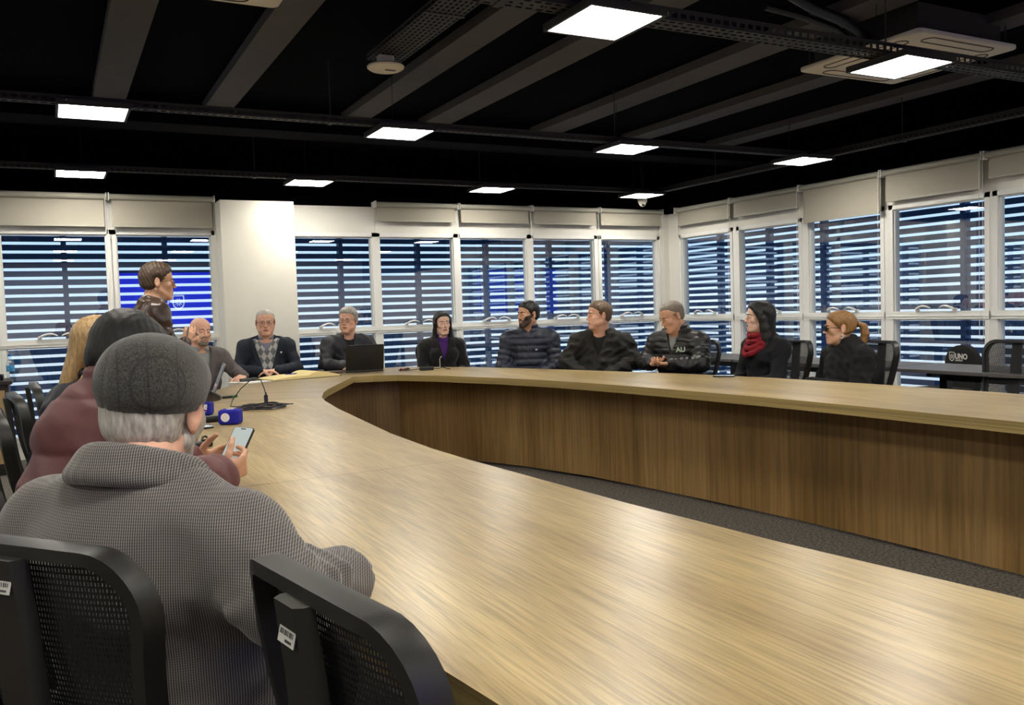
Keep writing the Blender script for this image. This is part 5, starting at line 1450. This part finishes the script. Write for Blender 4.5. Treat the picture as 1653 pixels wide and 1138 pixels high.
def outfit_cap(root, J, H, sp):
    fat = sp.get('fat', 1.0); J['fat'] = fat; N = J['N']; hz = .0055
    S_ = garment(J, 0, h=.007, ztop=.09); torso(S_, J, .006, fat, low=False); S_.cap(N + [0, -.02, -.08], N + [0, -.006, -.012], .070, .062, .02); np_obj('sweater', [S_], C_blkt, root)
    S_ = SDF([J['lo'][0], -.36, .50], [J['hi'][0], .42, N[2] + .10], hz)
    torso(S_, J, .034, fat); S_.ell(N + [0, -.06, -.15], [.17, .09, .12], None, .05)
    sh, el, wr = J['sh'][1], J['el'][1], J['wr'][1]
    for s in (0, 1):
        S_.cap(J['sh'][s] + [0, 0, .0], lerp(J['sh'][s], J['el'][s], .35), .072, .070, .03)
    sleeves(S_, J, .022, r=(.052, .046, .040), k=.025)
    # gathered folds at the bend of the near sleeve
    rg = np.random.RandomState(5)
    ax = (el - sh) / np.linalg.norm(el - sh); ax2 = (wr - el) / np.linalg.norm(wr - el)
    for t_, rr in ((.45, .064), (.70, .068), (.92, .070)):
        c = lerp(sh, el, t_); sd = np.cross(ax, [0, 0, 1.0]); sd /= np.linalg.norm(sd); up = np.cross(sd, ax)
        for a0, a1 in ((-1.6, -.3), (-.3, 1.0), (1.0, 2.2)):
            p = c + (sd * math.cos(a0) + up * math.sin(a0)) * rr + ax * .022 * math.sin(a0 * 1.7); q = c + (sd * math.cos(a1) + up * math.sin(a1)) * rr + ax * .022 * math.sin(a1 * 1.7)
            S_.cap(p, q, .012, .012, .014)
    for t_, rr in ((.18, .066), (.45, .064)):
        c = lerp(el, wr, t_); sd = np.cross(ax2, [0, 0, 1.0]); sd /= np.linalg.norm(sd); up = np.cross(sd, ax2)
        for a0, a1 in ((-.6, .6), (.6, 1.8), (1.8, 3.0)):
            p = c + (sd * math.cos(a0) + up * math.sin(a0)) * rr + ax2 * .02 * math.sin(a0 * 1.5); q = c + (sd * math.cos(a1) + up * math.sin(a1)) * rr + ax2 * .02 * math.sin(a1 * 1.5)
            S_.cap(p, q, .010, .010, .014)
    # shoulder seam grooves and cuff end
    for s in (0, 1):
        a = J['sh'][s]; d = lerp(a, J['el'][s], .5) - a; d /= np.linalg.norm(d); ctr = a + d * .0
    folds(S_, .0028, 51, (.09, .22))
    S_.cap(wr + ax2 * .03, wr + ax2 * .12, .058, .058, .002, 'sub')
    front_cut(S_, J, N[2] - .30, .30, w0=.004)
    # hollow for the neck
    S_.cap(N + [0, 0, -.02], N + [0, .02, .12], .066, .080, .012, 'sub')
    np_obj('jacket', [S_], C_hound, root)
    # turned-down collar
    S_ = SDF(N - [.19, .19, .14], N + [.19, .19, .12], .004)
    n = 22
    for i in range(n):
        def cp(a, dr, dz):
            f = (1 - math.cos(a)) / 2
            return N + np.array([math.sin(a) * (.086 + dr), -math.cos(a) * (.084 + dr) + .004, .076 - .055 * f + dz])
        a0 = math.radians(-128 + 256 * i / n); a1 = math.radians(-128 + 256 * (i + 1) / n)
        for dr, dz, r_ in ((-.008, .004, .008), (.002, -.002, .011), (.011, -.013, .011), (.020, -.026, .011), (.028, -.036, .010)):
            S_.cap(cp(a0, dr, dz), cp(a1, dr, dz), r_, r_, .014)
    np_obj('jacket_collar', [S_], C_hound, root)
def ex_cap(root, J, H, sp):
    hair_cap(root, J, H, HM_white, e=.006, yh=-.002, slope=.2, band=.04, zlow=-.088, noise=.0015, h=.003)
    beard(root, J, H, HM_white, e=.007, zt=-.012, noise=.003, fat=1.0)
    k = H.k; S_ = SDF(H.c - [.20, .22, .10], H.c + [.20, .22, .20], .0042)
    # crown, leaning forward over the peak
    Rl = rot3(0, -9, 0)
    S_.ell(H(0, -.012, .062), [.080 * k, .106 * k, .066 * k], H.R @ Rl, .01)
    S_.ell(H(0, .030, .060), [.072 * k, .092 * k, .048 * k], H.R @ rot3(0, -16, 0), .03)
    S_.ell(H(0, -.056, .040), [.077 * k, .062 * k, .060 * k], H.R, .03)
    S_.ell(H(0, -.015, .036), [.0885 * k, .107 * k, .092 * k], H.R, .01)
    # band pulls in at the hairline
    def cut(X, Y, Z):
        x, y, z = H.locals(X, Y, Z); return (.004 + .10 * y) - z
    S_.fn(cut, .006, 'int')
    def seams(X, Y, Z):
        x, y, z = H.locals(X, Y, Z)
        a = np.abs(x) - .036; b_ = np.abs(x)
        return .0014 * (np.exp(-(a / .004) ** 2) + 0 * np.exp(-(b_ / .004) ** 2)) + .0022 * np.exp(-((z - (.012 + .10 * y)) / .003) ** 2)
    S_.warp(seams)
    c = np_obj('flat_cap', [S_], C_capm, root)
    S_ = SDF(H.c - [.20, .22, .10], H.c + [.20, .24, .20], .004)
    S_.ell(H(0, .098, .030), [.078 * k, .062 * k, .009 * k], H.R @ rot3(0, -14, 0), .01); np_obj('cap_peak', [S_], C_capm, c)
sp1 = dict(label='elderly man seen from behind in a grey check flat cap and houndstooth blazer', az=CA, hz=1.118, head=(19, -6, 8), hxy=W1(.158, 1.715, 0)[:2], N=(W1(.125, 1.63, 0)[0], W1(.125, 1.63, 0)[1], .988), P=(-.01, .09, .60), sw=.205, fat=1.06, face=1.0, k=1.04, skin=SK_b, hairm=HM_white,
     outfit=outfit_cap, extra=ex_cap, hh=.003, el=[W1(.06, 1.98, .78), W1(.30, 1.36, .835)], wr=[(-.20, .40, .63), W1(.425, 1.49, .812)],
     hands={1: dict(d=dl((-.85, .5, -.10), CA), n=(0, 0, -1), lat=dl((-1, 0, 0), CA), curls=(.3, .35, .4, .45))})
sp1['x'], sp1['y'] = CX, CY; person(sp1)
# ------------------------------------------------------------------ things on the table
Z0 = .7505
M_foam = mat('blue_foam', (10, 16, 150), .75, bump=.3, bscale=500)
M_mwhite = mat('badge_white', (225, 225, 225), .5)
M_cable = mat('navy_cable', (24, 26, 40), .45)
M_paper = mat('cream_paper', (226, 208, 150), .8); M_paperw = mat('white_paper', (226, 224, 220), .8)
M_scr = mat('phone_screen', (150, 160, 160), .1, emit=(.30, .34, .33), es=.8)
M_scrd = mat('dark_glass', (20, 22, 26), .08)
def mic(x, y, rz, label, mark):
    r = thing('microphone', label, 'microphone', (x, y, Z0), rz, 'reporters microphones on the table')
    # handle along -X, foam block at the origin
    h = MB(); h.tube([(-.235, .01, .020), (-.20, .01, .020), (-.06, 0, .030), (.0, 0, .036)], [.012, .017, .019, .021], 14); h.build('handle', M_black, r, smooth=True)
    S_ = SDF([-.07, -.06, -.01], [.08, .06, .09], .0030)
    def f(X, Y, Z):
        a = np.maximum(np.abs(X - .005) - .036, 0); b = np.maximum(np.abs(Y) - .026, 0); c = np.maximum(np.abs(Z - .038) - .022, 0)
        return np.sqrt(a * a + b * b + c * c) - .0155
    S_.fn(f, 0, 'add'); f_ = np_obj('foam_cover', [S_], M_foam, r)
    if mark == 'circle':
        b = MB(); b.lathe([(0, -.0005), (.0215, -.0005), (.0215, .0012), (.0, .0012)], 24, mat=Matrix.Translation((-.008, -.0415, .038)) @ Matrix.Rotation(PI / 2, 4, 'X')); b.build('badge', M_mwhite, r)
        b = MB(); b.rbox((.005, 0, .0755), (.035, .03, .001), .008); b.build('badge', M_mwhite, r)
    else:
        mm = Matrix.Translation((.022, -.0418, .062)) @ Matrix.Rotation(PI / 2, 4, 'X') @ Matrix.Rotation(-PI / 2, 4, 'Z')
        text_mesh('94.1', .026, 'station_lettering', M_mwhite, r, Matrix.Translation((-.006, 0, 0)) @ mm, bold=.0008)
        b = MB(); b.box(.024, .040, -.0425, -.0415, .045, .062); b.box(.026, .038, -.0425, -.0415, .033, .043); b.build('badge', M_mwhite, r)
        b = MB(); b.rbox((.034, -.0422, .026), (.008, .001, .006), .002); b.build('red_mark', C_red, r)
    return r
mic(.755, 4.46, math.radians(-28), 'blue foam-covered microphone with a white round badge, lying nearest on the table', 'circle')
mic(.70, 4.98, math.radians(-24), 'blue foam-covered microphone marked 94.1, lying behind the one with the round badge', 'num')
def phone(x, y, z, rz, label, sc, L_=.148, W_=.072, Mx=None):
    r = thing('smartphone', label, 'phone', (x, y, z), rz, 'phones and recorders around the table')
    if Mx is not None: r.matrix_world = Mx
    b = MB(); b.rbox((0, 0, .0045), (W_, L_, .009), .010, seg=5); b.build('case', M_black, r, smooth=True)
    b = MB(); b.rbox((0, 0, .0093), (W_ - .007, L_ - .007, .0008), .007, seg=5); s_ = b.build('screen', sc, r)
    b = MB(); b.rbox((0, L_ / 2 - .009, .0099), (.018, .004, .0004), .002); b.build('camera_notch', M_black, s_)
    return r
phone(.585, 4.375, Z0, math.radians(-78), 'smartphone lying flat with a bright screen beside the blue microphone', mat('bright_screen', (200, 205, 205), .1, emit=(.5, .55, .55), es=.9))
phone(4.155, 4.72, Z0, math.radians(42), 'pale pink-edged smartphone lying flat in front of the woman with the red scarf', M_scr)
r = thing('voice_recorder', 'dark flat recorder case with a small clip microphone on top', 'recorder', (.515, 3.745, Z0), math.radians(20), 'phones and recorders around the table')
b = MB(); b.rbox((0, 0, .011), (.085, .060, .022), .012, seg=4); b.build('case', M_black, r, smooth=True)
b = MB(); b.rbox((-.018, 0, .0225), (.030, .040, .001), .005); b.build('glass_panel', M_scrd, r)
b = MB(); b.tube([(.005, 0, .028), (.012, .004, .040), (.026, .006, .042), (.034, .004, .034), (.026, 0, .027), (.010, -.002, .027)], .0045, 8, closed=True); b.build('clip', M_black, r, smooth=True)
r = thing('tablet', 'white-edged tablet lying flat between the flat cap and the burgundy sleeve', 'tablet', (.40, 3.45, Z0), math.radians(8))
b = MB(); b.rbox((0, 0, .004), (.17, .24, .008), .012, seg=4); b.build('shell', M_mwhite, r, smooth=True)
b = MB(); b.rbox((0, 0, .0083), (.150, .215, .0006), .004); b.build('screen', M_scrd, r)

# coiled cable with an upright plug
r = thing('coiled_cable', 'dark thin cable coiled on the table with its plug standing upright', 'cable', (1.055, 5.07, Z0))
rg = random.Random(3)
for q in range(7):
    a0 = rg.uniform(0, 6); pts = []; rx, ry = rg.uniform(.10, .145), rg.uniform(.05, .10); ox, oy = rg.uniform(-.02, .02), rg.uniform(-.03, .03); tw = rg.uniform(-.3, .3)
    for k in range(40):
        a = 2 * PI * k / 40; x = ox + rx * math.cos(a + tw); y = oy + ry * math.sin(a) * 1.35
        pts.append((x, y, .005 + .0045 * q * .6 + .004 * math.sin(3 * a + a0)))
    b = MB(); b.tube(pts, .0029, 6, closed=True); b.build('cable_turn', M_cable, r, smooth=True)
b = MB(); b.tube([(-.03, -.02, .03), (-.14, .10, .012), (-.155, .20, .008), (-.13, .26, .04), (-.08, .27, .10), (-.03, .25, .145), (.0, .20, .165), (.015, .15, .155), (.025, .12, .11), (.03, .10, .07)], .0029, 8)
b.build('cable_loop', M_cable, r, smooth=True)
b = MB(); b.rbox((.03, .10, .045), (.022, .014, .046), .004); b.tube([(.03, .10, .06), (.03, .10, .085)], [.007, .004], 8); b.build('plug', M_cable, r)
b = MB(); b.box(.022, .038, .096, .104, .006, .022); b.build('plug_tip', M_chrome, r)

# laptops
def laptop(x, y, rz, label, open_deg, lidm, w=.34, d=.235):
    r = thing('laptop', label, 'laptop', (x, y, Z0), rz, 'open laptops on the table')
    b = MB(); b.rbox((0, 0, .009), (w, d, .016), .012, seg=4); b.build('base', lidm, r, smooth=True)
    k = MB()
    for i in range(5):
        for j in range(13): k.box(-w * .42 + j * w * .0648, -w * .42 + j * w * .0648 + w * .056, .0 + i * .019 - .005, .0 + i * .019 + .010, .0172, .0185)
    k.build('keyboard', M_black, r)
    k = MB(); k.rbox((0, -.075, .0174), (.10, .055, .0006), .003); k.build('touchpad', M_scrd, r)
    Rx = Matrix.Translation((0, d / 2 - .004, .018)) @ Matrix.Rotation(-math.radians(open_deg), 4, 'X')
    l = MB(); l.rbox((0, -d / 2, .004), (w, d, .007), .012, mat=Rx, seg=4); lid = l.build('lid', lidm, r, smooth=True)
    s_ = MB(); s_.rbox((0, -d / 2 + .002, -.0002), (w - .016, d - .022, .0006), .003, mat=Rx); s_.build('screen', mat('laptop_screen', (120, 130, 140), .15, emit=(.2, .22, .24), es=.3), lid)
    return r
# local +Y points away from the user; lid hinge at +Y
laptop(2.47, 7.62, math.radians(180 - 8), 'black laptop with its dark lid toward the viewer, before the grey-haired man in glasses', 104, M_black)
laptop(.815, 6.06, math.radians(-97), 'thin grey laptop seen nearly edge-on, beside the green-capped marker', 112, mat('laptop_grey', (110, 108, 106), .35, metal=.5), .31, .22)

# open record book
r = thing('open_book', 'thick open record book with cream pages before the man in navy blazer', 'book', (1.82, 7.33, Z0), math.radians(14))
def page_block(s, arch, name, m_):
    b = MB(); n = 14; vs = []
    for j in range(2):
        yy = -.16 + .32 * j
        for i in range(n + 1):
            t = i / n; x = s * t * .30; z = .012 + arch * (math.sin(min(t * 2.2, 1) * PI * .5) * (1 - t) ** .8) + .012 * (1 - t)
            vs.append((x, yy, z))
        for i in range(n + 1): vs.append((s * i / n * .30, yy, .003))
    N1 = n + 1
    fs = [(i, i + 1, 2 * N1 + i + 1, 2 * N1 + i) for i in range(n)] + [(N1 + i, 3 * N1 + i, 3 * N1 + i + 1, N1 + i + 1) for i in range(n)]
    fs += [(i, N1 + i, N1 + i + 1, i + 1) for i in range(n)] + [(2 * N1 + i, 2 * N1 + i + 1, 3 * N1 + i + 1, 3 * N1 + i) for i in range(n)] + [(n, 2 * n + 1, 2 * N1 + 2 * n + 1, 2 * N1 + n)]
    b.add(vs, fs); return b.build(name, m_, r, smooth=True)
page_block(-1, .012, 'page_block', M_paper); page_block(1, .050, 'page_block', M_paper)
b = MB(); b.box(-.31, .31, -.168, .168, 0, .003); b.build('book_cover', M_black, r)
r = thing('paper_sheets', 'loose white paper sheets at the left of the open record book', 'paper', (1.40, 7.22, Z0), math.radians(25))
for q in range(3): b = MB(); b.box(-.105, .105, -.148, .148, .0004 + q * .0009, .0009 + q * .0009, mat=Matrix.Rotation(q * .2, 4, 'Z')); b.build('sheet', M_paperw, r)
r = thing('pen', 'blue pen resting on the open record book', 'pen', (1.78, 7.40, Z0 + .030), math.radians(10))
b = MB(); b.tube([(-.06, 0, 0), (.055, 0, .003)], .0045, 8); b.build('pen_barrel', M_foam, r); b = MB(); b.tube([(.055, 0, .003), (.068, 0, .004)], [.0045, .001], 8); b.build('pen_tip', M_chrome, r)
r = thing('spectacle_case', 'small dark spectacle case on the loose sheets', 'case', (1.39, 7.27, Z0 + .004), math.radians(15))
b = MB(); b.rbox((0, 0, .012), (.15, .045, .024), .02, seg=5); b.build('case_shell', M_black, r, smooth=True)
b = MB(); b.box(-.075, .075, -.0232, -.0226, .011, .013); b.build('case_seam', M_chrome, r)
r = thing('computer_mouse', 'black computer mouse between the record book and the open laptop', 'mouse', (2.10, 7.66, Z0), math.radians(20))
b = MB(); S_ = SDF([-.04, -.06, -.002], [.04, .06, .05], .0035); S_.ell([0, 0, .004], [.031, .055, .032], None, .0); S_.fn(lambda X, Y, Z: .001 - Z + 0 * X + 0 * Y); np_obj('mouse_shell', [S_], M_black, r)
b = MB(); b.lathe([(0, -.003), (.008, -.003), (.008, .003), (0, .003)], 12, mat=Matrix.Translation((0, .025, .029)) @ Matrix.Rotation(PI / 2, 4, 'Y')); b.build('scroll_wheel', M_tray, r)
r = thing('wallet', 'dark brown wallet beside the computer mouse', 'wallet', (2.21, 7.56, Z0), math.radians(5))
b = MB(); b.rbox((0, 0, .008), (.11, .085, .016), .008); b.build('wallet_leather', C_leather, r); b = MB(); b.rbox((.0, 0, .0175), (.10, .075, .003), .006); b.build('wallet_flap', M_cabd, r)

# charger and earphones at the right of the laptop
r = thing('laptop_charger', 'black power brick with its lead on the far table edge beside the laptop', 'charger', (2.93, 7.22, Z0), math.radians(-14))
b = MB(); b.rbox((0, 0, .015), (.125, .055, .030), .008); b.build('power_brick', M_black, r, smooth=True)
b = MB(); b.tube([(.06, 0, .015), (.11, .01, .012), (.15, .03, .02), (.19, -.01, .006), (.21, -.03, .004)], .0035, 8); b.build('output_lead', M_black, r, smooth=True)
b = MB(); b.tube([(-.06, 0, .015), (-.12, .02, .008), (-.18, .0, .005), (-.24, .03, .005)], .0035, 8); b.build('mains_lead', M_black, r, smooth=True)
b = MB(); b.tube([(.02, .12, .004), (.0, .14, .03), (.02, .15, .045), (.04, .14, .02), (.06, .10, .006)], .0022, 8); b.build('thin_loop', M_black, r, smooth=True)
r = thing('white_cable', 'thin white cable rising in a curve from the table edge before the woman in black', 'cable', (3.12, 7.38, Z0))
b = MB(); b.tube([(-.06, -.05, .003), (.0, -.02, .004), (.01, .0, .04), (.012, .01, .08), (.03, .02, .105), (.04, .02, .10)], .0025, 8); b.build('cable_strand', M_mwhite, r, smooth=True)
r = thing('earphones', 'tangled earphones with red ends right of the open laptop', 'earphones', (2.76, 7.33, Z0))
pts = [(.05 * math.sin(k * 1.7), .035 * math.cos(k * 2.3), .006 + .012 * abs(math.sin(k * 1.1))) for k in range(16)]
b = MB(); b.tube(pts, .0022, 6); b.build('earphone_lead', M_black, r, smooth=True)
for q, c_ in (((-.03, .0, .012), C_red), ((.012, -.01, .014), C_red), ((.04, .01, .016), M_black)):
    b = MB(); b.sphere(q, .012, 12, 8); b.build('earbud', c_, r, smooth='all')
r = thing('marker_pen', 'green-capped marker lying beside the edge-on laptop', 'marker', (1.00, 5.90, Z0 + .008), math.radians(20))
b = MB(); b.tube([(-.045, 0, 0), (.02, 0, 0)], .008, 10); b.build('marker_body', M_black, r); b = MB(); b.tube([(.02, 0, 0), (.06, 0, 0)], .0085, 10); b.build('marker_cap', mat('marker_green', (60, 120, 60), .4), r)

# phones in hands
def frame_from(c, up, nrm):
    up = Vector(up).normalized(); nrm = Vector(nrm); nrm = (nrm - up * nrm.dot(up)).normalized(); rt_ = up.cross(nrm)
    return Matrix(((rt_.x, up.x, nrm.x, c[0]), (rt_.y, up.y, nrm.y, c[1]), (rt_.z, up.z, nrm.z, c[2]), (0, 0, 0, 1)))
phone(0, 0, 0, 0, 'smartphone in a black case held by the person in the burgundy jacket', M_scr, Mx=frame_from((.497, 2.83, .868), (.42, .42, .62), (-.45, -.60, .75)))
a_ = math.radians(250)
phone(0, 0, 0, 0, 'smartphone held low by the balding man in the black quilted jacket', M_scrd, Mx=frame_from((3.935, 5.50, .852), (-.85, -.15, .06), (.25, .2, 1)))
